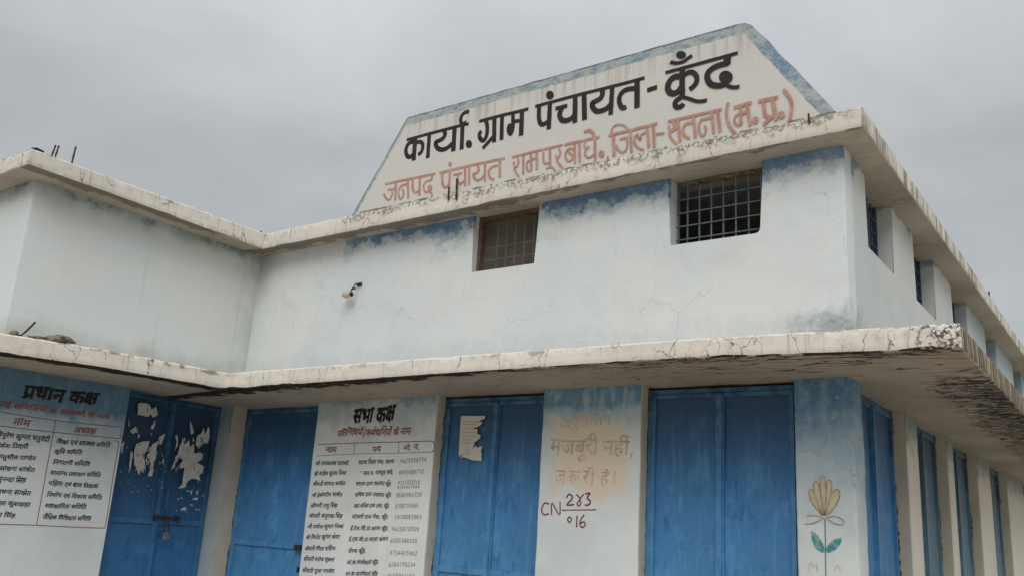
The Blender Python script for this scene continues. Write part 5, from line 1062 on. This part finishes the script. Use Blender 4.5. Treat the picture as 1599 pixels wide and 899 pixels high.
def write_text(bm, T, to3):
    plane, (x0, z0, x1, z1), h, bold, col, sh, lo, hi, gl = T
    x0, z0, x1, z1, h = x0/1000, z0/1000, x1/1000, z1/1000, h/1000
    L = math.hypot(x1-x0, z1-z0)
    ux, uz = (x1-x0)/L, (z1-z0)/L
    sx = L/((hi-lo)/1000)
    sz = h/0.66
    for k in range(0, len(gl), 2):
        digit = gl[k+1] >= 0 and bold in (12, 16)
        vs, fs, nf = glyph(gl[k], 0 if digit else WEIGHT.get(bold, bold))
        ox = (gl[k+1]-lo)/1000
        d = 0.0012 + 0.0002*((k//2) % 3)
        jz = rnd.uniform(-1, 1)*h*0.08
        js = 1 + rnd.uniform(-1, 1)*0.09
        jr = rnd.uniform(-1, 1)*0.06
        ph = rnd.uniform(0, 90)
        nv = []
        for vi, (a, b) in enumerate(vs):
            dd = d + (0.0001 if vi >= nf else 0.0)
            if digit: a = 0.286+(a-0.286)*0.80
            u = (a+ox)*sx + sh*(b*sz)
            v = b*sz*js + jz + jr*a*sz + h*0.05*noise.noise(Vector((a*2.6, b*2.6, ph)))
            u += h*0.05*noise.noise(Vector((a*2.6, b*2.6, ph+30)))
            nv.append(bm.verts.new(to3(x0+ux*u-uz*v*0.0, z0+uz*u+v, dd)))
        for f in fs:
            try: bm.faces.new([nv[i] for i in f])
            except ValueError: pass


def rules(bm, items, to3):
    strokes(bm, [(w, c) for _, w, _, c in items], to3, 0.0009, 0.00005, 0.25)


# ---------------------------------------------------------------- ground-floor pillars
def pillar(x0, x1, y0, y1, mat, bevel=0.012, jit=True):
    bm = bmesh.new()
    add_box(bm, x0, x1, y0, y1, ZP-0.01, ZS+0.05)
    bevel_verticals(bm, lambda e: abs(e.verts[0].co.z-e.verts[1].co.z) > 0.5, bevel, 3)
    bmesh.ops.subdivide_edges(bm, edges=[e for e in bm.edges if abs(e.verts[0].co.z-e.verts[1].co.z) > 0.5], cuts=50)
    for v in bm.verts:
        v.co.x += wobble((v.co.x, v.co.y, v.co.z), 0.004, 4)+wobble((v.co.x, v.co.y, v.co.z), 0.003, 14)
    for f in bm.faces:                          # reveals beside the doors stay bare plaster
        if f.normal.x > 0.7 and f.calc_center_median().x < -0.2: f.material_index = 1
    return obj("pillar", bm, [mat, M_JAMB], B, 50)


M_P2 = painted_pillar_mat("pale_notice_wash", 2.43, 0.55, (0.74, 0.775, 0.765), blue=(0.17, 0.29, 0.37), pale=(0.36, 0.46, 0.50), hole=0.52)
M_P3 = painted_pillar_mat("worn_slogan_wash", 2.36, 0.16, (0.71, 0.755, 0.765), blue=(0.12, 0.26, 0.38), pale=(0.30, 0.45, 0.55), patch=(-1.95, -1.42, 1.86, 2.34, (0.72, 0.60, 0.455)), soft=0.06, hole=0.35)
M_P4 = painted_pillar_mat("cracked_corner_wash", 2.10, 0.60, (0.68, 0.72, 0.71), blue=(0.085, 0.20, 0.36), pale=(0.29, 0.43, 0.54), cracks=True, soft=0.22, hole=0.36, brush=0.22)
M_P1 = painted_pillar_mat("notice_wash_under_blue", 2.17, 0.35, (0.70, 0.745, 0.745), blue=(0.085, 0.185, 0.29), pale=(0.27, 0.38, 0.46), soft=0.10, hole=0.30, brush=0.12)

p2 = pillar(-4.325, -3.020, 0.0, 0.22, M_P2)
tag(p2, "pillar painted with a staff list in three columns")
p3 = pillar(-2.072, -1.310, 0.0, 0.22, M_P3)
tag(p3, "pillar with a faded slogan on a beige patch and a red number")
p4 = pillar(-0.330, 0.0, 0.0, 0.20, M_P4)
tag(p4, "cracked corner pillar with a painted flower")

# wing ground-floor wall (committee list) and the post at the inner corner
bm = bmesh.new()
yA, yB = -2.45, -1.070
poly = [(wing_x(yA), yA), (wing_x(yB), yB), (wing_x(yB)-0.22, yB), (wing_x(yA)-0.22, yA)]
prism(bm, poly, lambda u, v, d: (u, v, ZP-0.01+d), ZS+0.05-ZP)
p1 = obj("pillar", bm, M_P1, B)
tag(p1, "wall panel painted with a committee list in two columns")
bm = bmesh.new()
add_box(bm, -9.0, wing_x(yA)-0.01, yA+0.004, yA+0.20, ZP-0.01, ZS+0.05)
obj("lower_wall", bm, M_WING, B)
M_POST = painted_pillar_mat("blue_grey_post_wash", 2.2, 0.5, (0.45, 0.50, 0.50), blue=(0.20, 0.28, 0.33), pale=(0.34, 0.42, 0.46))
bm = bmesh.new()
add_box(bm, XL-0.30, XL, -0.072, 0.20, ZP-0.01, ZS+0.05)
for f in bm.faces:
    bm.normal_update()
    if f.normal.x > 0.7: f.material_index = 1
bmesh.ops.subdivide_edges(bm, edges=[e for e in bm.edges if abs(e.verts[0].co.z-e.verts[1].co.z) > 0.5], cuts=40)
for v in bm.verts:
    v.co.y += wobble((v.co.x*3, v.co.y*3, v.co.z), 0.006, 5)
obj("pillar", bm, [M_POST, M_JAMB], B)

# piers along the right-hand side
PIERS = [(1.28, 1.60), (2.66, 2.885), (4.03, 4.73), (5.87, 7.17), (8.30, 9.60), (10.7, 14.0)]
for a, b in PIERS:
    bm = bmesh.new()
    add_box(bm, -0.22, 0.0, a, b, ZP-0.01, ZS+0.05)
    bm.normal_update()
    for f in bm.faces:
        if f.normal.y < -0.7: f.material_index = 1
    bevel_verticals(bm, lambda e: all(v.co.x > -0.001 for v in e.verts) and abs(e.verts[0].co.z-e.verts[1].co.z) > 0.5, 0.01, 2)
    bmesh.ops.subdivide_edges(bm, edges=[e for e in bm.edges if abs(e.verts[0].co.z-e.verts[1].co.z) > 0.5], cuts=50)
    for v in bm.verts:
        s = 0.012 if v.co.x < -0.1 else 0.004
        v.co.y += wobble((v.co.x*2, v.co.y*2, v.co.z), s, 6) + wobble((v.co.x, v.co.y*2, v.co.z), s*0.5, 23)
    obj("pier", bm, [M_PIER, M_JAMB], B, 50)

# notices painted on the pillars
for host, plane, to3, zmin in ((p2, 'f', on_front, 0), (p1, 'w', on_wing, 0)):
    tx = [T for T in TEXTS if T[0] == plane and T[4] != 2]
    for T in tx:
        bm = bmesh.new()
        write_text(bm, T, to3)
        obj("heading" if T[3] >= 30 else "lettering", bm, M_RED_SMALL if T[4] == 1 else (M_BLACK if T[3] >= 30 else M_BLACK_SMALL), host)
    for k, r in enumerate(q for q in RULES if q[0] == plane):
        bm = bmesh.new()
        strokes(bm, [(r[1], r[3])], to3, 0.0009+0.00006*k, 0, 0.25)
        obj("ruled_line", bm, M_RED_SMALL if r[2] == 1 else M_RULE, host)
for T in TEXTS:
    if T[4] == 2:
        bm = bmesh.new()
        write_text(bm, T, on_front)
        tag(obj("lettering", bm, M_BROWN_FADED, p3), "faded brown slogan line")
bm = bmesh.new()
strokes(bm, NUMBER, on_front, 0.0012, 0.0001, 0.2)
tag(obj("lettering", bm, M_RED_MARK, p3), "red hand-written number")

# painted flower on the corner pillar
M_PETAL = letter_paint("greenish_yellow_petal_paint", (0.47, 0.45, 0.27), 0.7, (0.55, 0.55, 0.45), 18, 0.4, 0.65)
M_ORANGE = letter_paint("orange_outline_paint", (0.36, 0.19, 0.115), 0.8, (0.50, 0.44, 0.39), 25, 0.40, 0.62)
M_TEAL = letter_paint("teal_leaf_paint", (0.05, 0.25, 0.26), 0.8, (0.33, 0.47, 0.46), 30, 0.45, 0.6)
M_STEM = letter_paint("grey_stem_paint", (0.13, 0.19, 0.22), 0.4, (0.32, 0.37, 0.38), 20)
def stroke_part(name, w, c, d, mat):
    bm = bmesh.new()
    strokes(bm, [(w, c)], on_front, d, 0, 0.3)
    obj(name, bm, mat, p4)


def area_part(name, c, d, mat):
    p = [(c[k]/1000, c[k+1]/1000) for k in range(0, len(c), 2)]
    bm = bmesh.new()
    bm.faces.new([bm.verts.new(on_front(x, z, d)) for x, z in smooth_line(p+[p[0]], 4)[:-1]])
    obj(name, bm, mat, p4)


for i, c in enumerate(LOTUS['pet']):
    area_part("petal_paint", c, 0.0010+0.0002*i, M_PETAL)
    stroke_part("outline_paint", 6, c+c[:2], 0.0022+0.0002*i, M_ORANGE)
M_FAINT = letter_paint("faint_orange_paint", (0.56, 0.45, 0.38), 0.9, (0.64, 0.62, 0.58), 30, 0.40, 0.58)
for i, c in enumerate(LOTUS['sep']): stroke_part("outline_paint", 5, c, 0.0034+0.0001*i, M_FAINT if i > 2 else M_ORANGE)
for i, c in enumerate(LOTUS['leaf']): area_part("leaf_paint", c, 0.0012+0.0002*i, M_TEAL)
bm = bmesh.new()
strokes(bm, [(6, LOTUS['stem']+[LOTUS['stem'][-2], 900])], on_front, 0.0018)
obj("stem_paint", bm, M_STEM, p4)


# ---------------------------------------------------------------- doors
def door(origin, ang, width, paint, rail=None, split=0.5, bolt=None, label=None):
    """local axes: x along the opening, -y outwards, z up (object sits at ground level)"""
    z0, z1 = ZP+0.005, ZS-0.012
    bm = bmesh.new()
    fw = 0.028
    add_box(bm, 0.002, fw, -0.012, 0.03, z0, z1)
    add_box(bm, width-fw, width-0.002, -0.012, 0.03, z0, z1)
    add_box(bm, fw+0.001, width-fw-0.001, -0.010, 0.03, z1-fw, z1)
    d = obj("door", bm, paint, B)
    d.location = (origin[0], origin[1], 0)
    d.rotation_euler = (0, 0, ang)
    if label: d['label'] = label
    mid = fw + (width-2*fw)*split
    spans = [(fw+0.003, mid-0.002), (mid+0.002, width-fw-0.003)] if split < 1 else [(fw+0.003, width-fw-0.003)]
    for i, (a, b) in enumerate(spans):
        bm = bmesh.new()
        zt = z1-fw-0.004
        # sheet with slight oil-canning
        nx, nz = 14, 40
        g = [[bm.verts.new((a+(b-a)*u/nx, wobble((origin[0]+u*0.05, i*3.0, w*0.05), 0.004, 2.2), z0+(zt-z0)*w/nz)) for u in range(nx+1)] for w in range(nz+1)]
        for w in range(nz):
            for u in range(nx): bm.faces.new((g[w][u], g[w][u+1], g[w+1][u+1], g[w+1][u]))
        e = 0.026
        add_box(bm, a, a+e, -0.018, 0.008, z0, zt)
        add_box(bm, b-e, b, -0.018, 0.008, z0, zt)
        add_box(bm, a+e+0.001, b-e-0.001, -0.016, 0.008, zt-e, zt)
        add_box(bm, a+e+0.001, b-e-0.001, -0.012, 0.008, z0, z0+e)
        for rz in ([rail] if rail else []) + [0.95]:
            add_box(bm, a+e+0.001, b-e-0.001, -0.015, 0.008, rz-0.022, rz+0.022)
        lf = obj("leaf", bm, paint, d, 40)
    if split < 1:
        bm = bmesh.new()
        add_box(bm, mid-0.018, mid+0.018, -0.029, -0.0185, z0+0.01, z1-fw-0.01)
        obj("cover_strip", bm, paint, d)
    if bolt:
        for (bx0, bx1, bz) in bolt:
            bm = bmesh.new()
            tube(bm, [(bx0, -0.034, bz), (bx1, -0.034, bz)], 0.008)
            for k in (0.1, 0.45, 0.9):
                xx = bx0+(bx1-bx0)*k
                add_box(bm, xx-0.016, xx+0.016, -0.046, -0.014, bz-0.020, bz+0.020)
            obj("bolt", bm, M_IRON, d)
    return d


HALF = math.pi/2
# wing door faces +X: local x runs along +Y
yD0, yD1 = -1.072, -0.074
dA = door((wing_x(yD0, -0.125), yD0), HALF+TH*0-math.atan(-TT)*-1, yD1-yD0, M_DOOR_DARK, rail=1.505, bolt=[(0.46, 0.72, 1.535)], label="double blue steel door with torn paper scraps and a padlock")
for hx in (0.43, 0.56):
    bm = bmesh.new()
    tube(bm, [(hx, -0.014, 1.60), (hx, -0.042, 1.61), (hx, -0.042, 1.74), (hx, -0.014, 1.75)], 0.006)
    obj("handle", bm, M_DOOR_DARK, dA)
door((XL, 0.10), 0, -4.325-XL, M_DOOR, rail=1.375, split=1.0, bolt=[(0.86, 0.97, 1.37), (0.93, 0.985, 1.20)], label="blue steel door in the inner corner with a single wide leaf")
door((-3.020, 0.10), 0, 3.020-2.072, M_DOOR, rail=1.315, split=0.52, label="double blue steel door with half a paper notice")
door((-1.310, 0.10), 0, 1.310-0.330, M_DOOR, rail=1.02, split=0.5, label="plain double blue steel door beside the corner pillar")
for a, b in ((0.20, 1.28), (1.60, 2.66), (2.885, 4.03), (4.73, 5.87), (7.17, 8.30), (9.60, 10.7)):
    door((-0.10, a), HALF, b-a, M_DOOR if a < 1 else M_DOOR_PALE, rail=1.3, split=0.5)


# ---------------------------------------------------------------- windows
def grille(bm, u0, u1, z0, z1, us, zs, to3, t=0.010):
    for k, u in enumerate(us):
        tube(bm, [to3(u, 0, z0), to3(u, 0, z1)], t*0.62, 6)
    for z in zs:
        tube(bm, [to3(u0, -0.011, z), to3(u1, -0.011, z)], t*0.5, 6)


wf = lambda u, d, z: (u, 0.122+d, z)
# left window: brown wooden frame, wire screen, bars behind
bm = bmesh.new()
add_box(bm, W1[0]+0.001, W1[0]+0.030, 0.065, 0.135, W1[2]+0.001, ZC1-0.003)
add_box(bm, W1[1]-0.022, W1[1]-0.001, 0.065, 0.135, W1[2]+0.001, ZC1-0.003)
add_box(bm, W1[0]+0.031, W1[1]-0.023, 0.067, 0.133, ZC1-0.034, ZC1-0.003)
add_box(bm, W1[0]+0.031, W1[1]-0.023, 0.069, 0.120, W1[2]+0.001, W1[2]+0.012)
w1 = obj("window", bm, M_WOOD, B)
tag(w1, "small high window with a brown frame and dusty wire screen")
bm = bmesh.new()
grille(bm, W1[0]+0.05, W1[1]-0.05, W1[2], ZC1-0.05, [-2.66, -2.575, -2.49, -2.405, -2.32, -2.262], [3.52, 3.61, 3.71], lambda u, d, z: (u, 0.130+d, z), 0.011)
obj("grille", bm, M_GRILLE_DUSTY, w1)
tm = NT("dusty_wire_screen", 0.85)
cs = tm.mix(tm.step(tm.noise(6, 5), 0.35, 0.7), (0.17, 0.15, 0.12), (0.115, 0.105, 0.088))
tm.put(tm.b.inputs['Alpha'], tm.step(tm.noise(3, 3), 0.3, 0.7, 0.50, 0.72))
M_MESH = tm.out(cs)
bm = bmesh.new()
v = [bm.verts.new(p) for p in ((W1[0]+0.031, 0.112, W1[2]), (W1[1]-0.023, 0.112, W1[2]), (W1[1]-0.023, 0.112, ZC1-0.035), (W1[0]+0.031, 0.112, ZC1-0.035))]
bm.faces.new(v)
obj("screen", bm, M_MESH, w1)
# right window: open grille of grey-blue bars
bm = bmesh.new()
add_box(bm, W2[0]+0.001, W2[0]+0.014, 0.114, 0.139, W2[2]+0.002, ZC1-0.003)
add_box(bm, W2[1]-0.014, W2[1]-0.001, 0.114, 0.139, W2[2]+0.002, ZC1-0.003)
add_box(bm, W2[0]+0.015, W2[1]-0.015, 0.116, 0.137, W2[2]+0.006, W2[2]+0.016)
w2 = obj("window", bm, M_GRILLE, B)
tag(w2, "small high window with open grey-blue bars near the corner")
bm = bmesh.new()
grille(bm, W2[0], W2[1], W2[2], ZC1, [-1.062, -0.977, -0.893, -0.809, -0.723, -0.637, -0.553], [3.545, 3.640, 3.735, 3.83], wf, 0.0095)
obj("grille", bm, M_GRILLE, w2)
# rough dark lintel edge above the bars
bm = bmesh.new()
add_box(bm, W2[0]+0.016, W2[1]-0.016, 0.100, 0.15, ZC1-0.026, ZC1-0.004)
bmesh.ops.subdivide_edges(bm, edges=[e for e in bm.edges if abs(e.verts[0].co.x-e.verts[1].co.x) > 0.3], cuts=40)
for q in bm.verts:
    if q.co.z < ZC1-0.02: q.co.z += wobble((q.co.x, q.co.y, 0), 0.022, 41)
obj("lintel", bm, M_RUBBLE, w2)
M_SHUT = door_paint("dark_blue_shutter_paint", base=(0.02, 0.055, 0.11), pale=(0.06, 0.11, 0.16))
for a, b, z in SIDEW:
    bm = bmesh.new()
    add_box(bm, -0.125, -0.100, a+0.001, a+0.03, z+0.002, ZC1-0.003)
    add_box(bm, -0.125, -0.100, b-0.03, b-0.001, z+0.002, ZC1-0.003)
    add_box(bm, -0.123, -0.102, a+0.0305, b-0.0305, z+0.002, z+0.02)
    w = obj("window", bm, M_SHUT, B)
    bm = bmesh.new()
    n = 6
    grille(bm, a+0.03, b-0.03, z, ZC1, [a+(b-a)*k/n for k in range(1, n)], [z+0.1, z+0.2, z+0.3, z+0.4], lambda u, d, zz: (-0.112-d, u, zz), 0.012)
    obj("grille", bm, M_SHUT, w)


# ---------------------------------------------------------------- reinforcing bars left standing out of the slabs
def rebar(p, q, r=0.0065, bend=0.0):
    bm = bmesh.new()
    p, q = Vector(p), Vector(q)
    pts = [p + (q-p)*(k/5) + Vector((bend*math.sin(k/5*3.1), 0, 0)) for k in range(6)]
    tube(bm, pts, [r*(1+0.12*((k % 2)*2-1)) for k in range(6)], 7)
    return obj("rebar", bm, M_IRON, B)


rebar((-5.246, -2.115, 4.07), (-5.245, -2.094, 4.217))
rebar((-5.245, -2.088, 4.07), (-5.244, -2.070, 4.222))
rebar((-5.241, -1.953, 4.07), (-5.241, -1.945, 4.264), 0.007)
rebar((-5.19, -0.16, 4.05), (-5.185, -0.16, 4.122), 0.008)
rebar((-2.918, -0.194, 4.03), (-2.916, -0.200, 4.137), 0.0075)
rebar((-2.837, -0.194, 4.02), (-2.841, -0.202, 4.192), 0.0085)
rebar((-0.139, -0.186, 4.05), (-0.140, -0.196, 4.113), 0.006)
rebar((0.13, 4.60, 4.07), (0.13, 4.62, 4.20), 0.008)

# ---------------------------------------------------------------- loose things
tp = NT("torn_white_paper", 0.85)
tpn = tp.noise(1.0, 5, 0.7, tp.scale((30, 30, 9)), 0.6)
tp.put(tp.b.inputs['Alpha'], tp.step(tpn, 0.395, 0.405))
M_PAPER = tp.out(tp.mix(tp.step(tp.noise(12, 5, 0.7), 0.4, 0.7), (0.60, 0.58, 0.54), (0.44, 0.44, 0.42)))
M_PAPER_OLD = letter_paint("yellowed_notice_paper", (0.60, 0.555, 0.50), 0.35, (0.48, 0.44, 0.39), 12)
M_PRINT = letter_paint("grey_print", (0.33, 0.31, 0.29), 0.4, (0.45, 0.42, 0.39), 30)


def ragged(p, amp=0.011):
    q = []
    for i in range(len(p)):
        a, b = Vector(p[i]), Vector(p[(i+1) % len(p)])
        n = max(1, int((b-a).length/0.014))
        for k in range(n):
            v = a+(b-a)*(k/n)
            s = amp*min(1.0, (b-a).length/0.05)
            q.append((v.x+wobble((v.x, v.y, 3), s*0.6, 60), v.y+wobble((v.x, v.y, 7), s, 50)))
    return q


def torn(name, polys, off, label):
    bm = bmesh.new()
    for i, c in enumerate(polys):
        p = ragged([(c[k]/1000, c[k+1]/1000) for k in range(0, len(c), 2)])
        f = [bm.verts.new((wing_x(a, off+0.0004*(i % 5)+0.010*max(0.0, noise.noise(Vector((a*26, b*26, i*0.1))))), a, b)) for a, b in p]
        bm.faces.new(f)
    r = bmesh.ops.extrude_face_region(bm, geom=list(bm.faces))
    for g in r['geom']:
        if isinstance(g, bmesh.types.BMVert): g.co.x -= 0.0004
    return tag(obj(name, bm, M_PAPER), label, "torn poster", "scraps of torn posters on the wing door")


torn("torn_poster", SCRAPS_A, -0.106, "torn white paper scraps stuck on the left leaf of the padlocked door")
torn("torn_poster", SCRAPS_B, -0.106, "torn white paper scraps stuck on the right leaf of the padlocked door")
bm = bmesh.new()
p = [(NOTICE[k]/1000, NOTICE[k+1]/1000) for k in range(0, len(NOTICE), 2)]
prism(bm, p, lambda u, v, d: (u, 0.0795+0.003*noise.noise(Vector((u*18, v*18, 0)))+d, v), 0.0006)
nt = obj("paper_notice", bm, M_PAPER_OLD)
tag(nt, "half torn-off paper notice pasted on a blue door beside the staff list", "notice")
bm = bmesh.new()
strokes(bm, [(4, c) for c in NOTICE_LINES], lambda x, z, d: (x, 0.0795-d+0.003*noise.noise(Vector((x*18, z*18, 0))), z), 0.0012)
obj("printed_line", bm, M_PRINT, nt)

# padlock on the wing door
px_, py_ = wing_x(-0.486, -0.125)+0.036, -0.486
pk = bpy.data.objects.new("padlock", None)
COL.objects.link(pk)
pk.location = (px_, py_, 1.36)
pk.rotation_euler = (0.1, 0, 0)
tag(pk, "dark steel padlock hanging from the bolt of the paper-strewn door", "padlock")
M_STEEL = flat_mat("worn_steel", (0.30, 0.29, 0.27), 0.4, 0.35, 40, 0.8)
bm = bmesh.new()
add_box(bm, -0.012, 0.012, -0.030, 0.030, 0, 0.062)
bmesh.ops.bevel(bm, geom=list(bm.edges), offset=0.006, segments=3, affect='EDGES')
obj("lock_body", bm, M_STEEL, pk, 40)
bm = bmesh.new()
tube(bm, [(0, -0.019, 0.055)]+[(0, -0.019*math.cos(k*math.pi/8), 0.125+0.019*math.sin(k*math.pi/8)) for k in range(9)]+[(0, 0.019, 0.055)], 0.006)
obj("shackle", bm, M_IRON, pk, 60)

# small fitting on the front wall
wfit = bpy.data.objects.new("wall_fitting", None)
COL.objects.link(wfit)
wfit.location = (-4.045, 0.0, 3.42)
tag(wfit, "small beige lamp holder hanging on a dark bracket from the white upper wall", "wall fitting")
M_CREAM = flat_mat("aged_beige_bakelite", (0.53, 0.45, 0.35), 0.55, 0.3, 45)
bm = bmesh.new()
tube(bm, [(0.058, -0.085, 0.0), (0.05, -0.083, 0.001), (0.0, -0.07, 0.008), (-0.022, -0.065, 0.011), (-0.045, -0.06, 0.014), (-0.056, -0.058, 0.015)], [0.024, 0.026, 0.028, 0.033, 0.028, 0.010], 16)
obj("lamp_body", bm, M_CREAM, wfit, 50)
bm = bmesh.new()
tube(bm, [(0.0575, -0.085, 0.0), (0.061, -0.086, -0.001)], [0.019, 0.017], 16)
obj("lamp_mouth", bm, flat_mat("dark_lamp_mouth", (0.02, 0.018, 0.016), 0.5), wfit, 50)
bm = bmesh.new()
tube(bm, [(0.035, -0.078, 0.02), (0.042, -0.06, 0.06), (0.05, -0.045, 0.10), (0.055, -0.004, 0.105)], 0.006, 7)
tube(bm, [(0.062, -0.06, 0.055), (0.068, -0.045, 0.10), (0.07, -0.004, 0.10)], 0.003, 6)
add_box(bm, 0.036, 0.086, -0.012, 0.0, 0.088, 0.118)
tube(bm, [(0.03, -0.06, 0.052), (0.072, -0.06, 0.056)], 0.008, 7)
obj("bracket", bm, M_IRON, wfit)

# rubble and rod lying on the sunshade of the wing
bm = bmesh.new()
bmesh.ops.create_icosphere(bm, subdivisions=4, radius=1)
for q in bm.verts:
    n = noise.fractal(q.co*1.7+Vector((3, 1, 2)), 1.0, 2.0, 4)
    q.co *= 1+0.28*n
    q.co = Vector((q.co.x*0.075, q.co.y*0.155, max(-0.02, q.co.z*0.038)))
    q.co.z += 0.012*math.sin(q.co.y*22)
rb = obj("rubble", bm, M_RUBBLE, None, 30)
rb.location = (-4.935, -1.99, 2.705)
rb.rotation_euler = (0.10, 0, 0.03)
rb["kind"] = "thing"
tag(rb, "flat grey-brown lump of broken concrete lying on the sunshade at the left", "rubble")
bm = bmesh.new()
tube(bm, [(-4.97, -2.25, 2.690), (-4.965, -2.19, 2.70), (-4.96, -2.165, 2.735), (-4.955, -2.117, 2.81)], 0.0075, 7)
tag(obj("iron_rod", bm, M_IRON), "short bent rusty rod sticking up from the sunshade beside the rubble", "rod")
bm = bmesh.new()
bmesh.ops.create_icosphere(bm, subdivisions=3, radius=1)
for q in bm.verts:
    q.co *= 1+0.3*noise.noise(q.co*2)
    q.co = Vector((q.co.x*0.03, q.co.y*0.028, q.co.z*0.022))
st = obj("stone", bm, M_RUBBLE, None, 30)
st.location = (-4.95, -2.245, 2.70)
tag(st, "small dark stone at the foot of the bent rod on the sunshade", "stone")
bm = bmesh.new()
tube(bm, [(-5.19, -2.285, 4.103), (-5.18, -2.25, 4.112), (-5.175, -2.20, 4.106)], [0.008, 0.011, 0.007], 8)
tag(obj("tar_strip", bm, flat_mat("black_tar", (0.02, 0.02, 0.02), 0.7)), "black strip lying on the roof edge at its left corner", "strip")
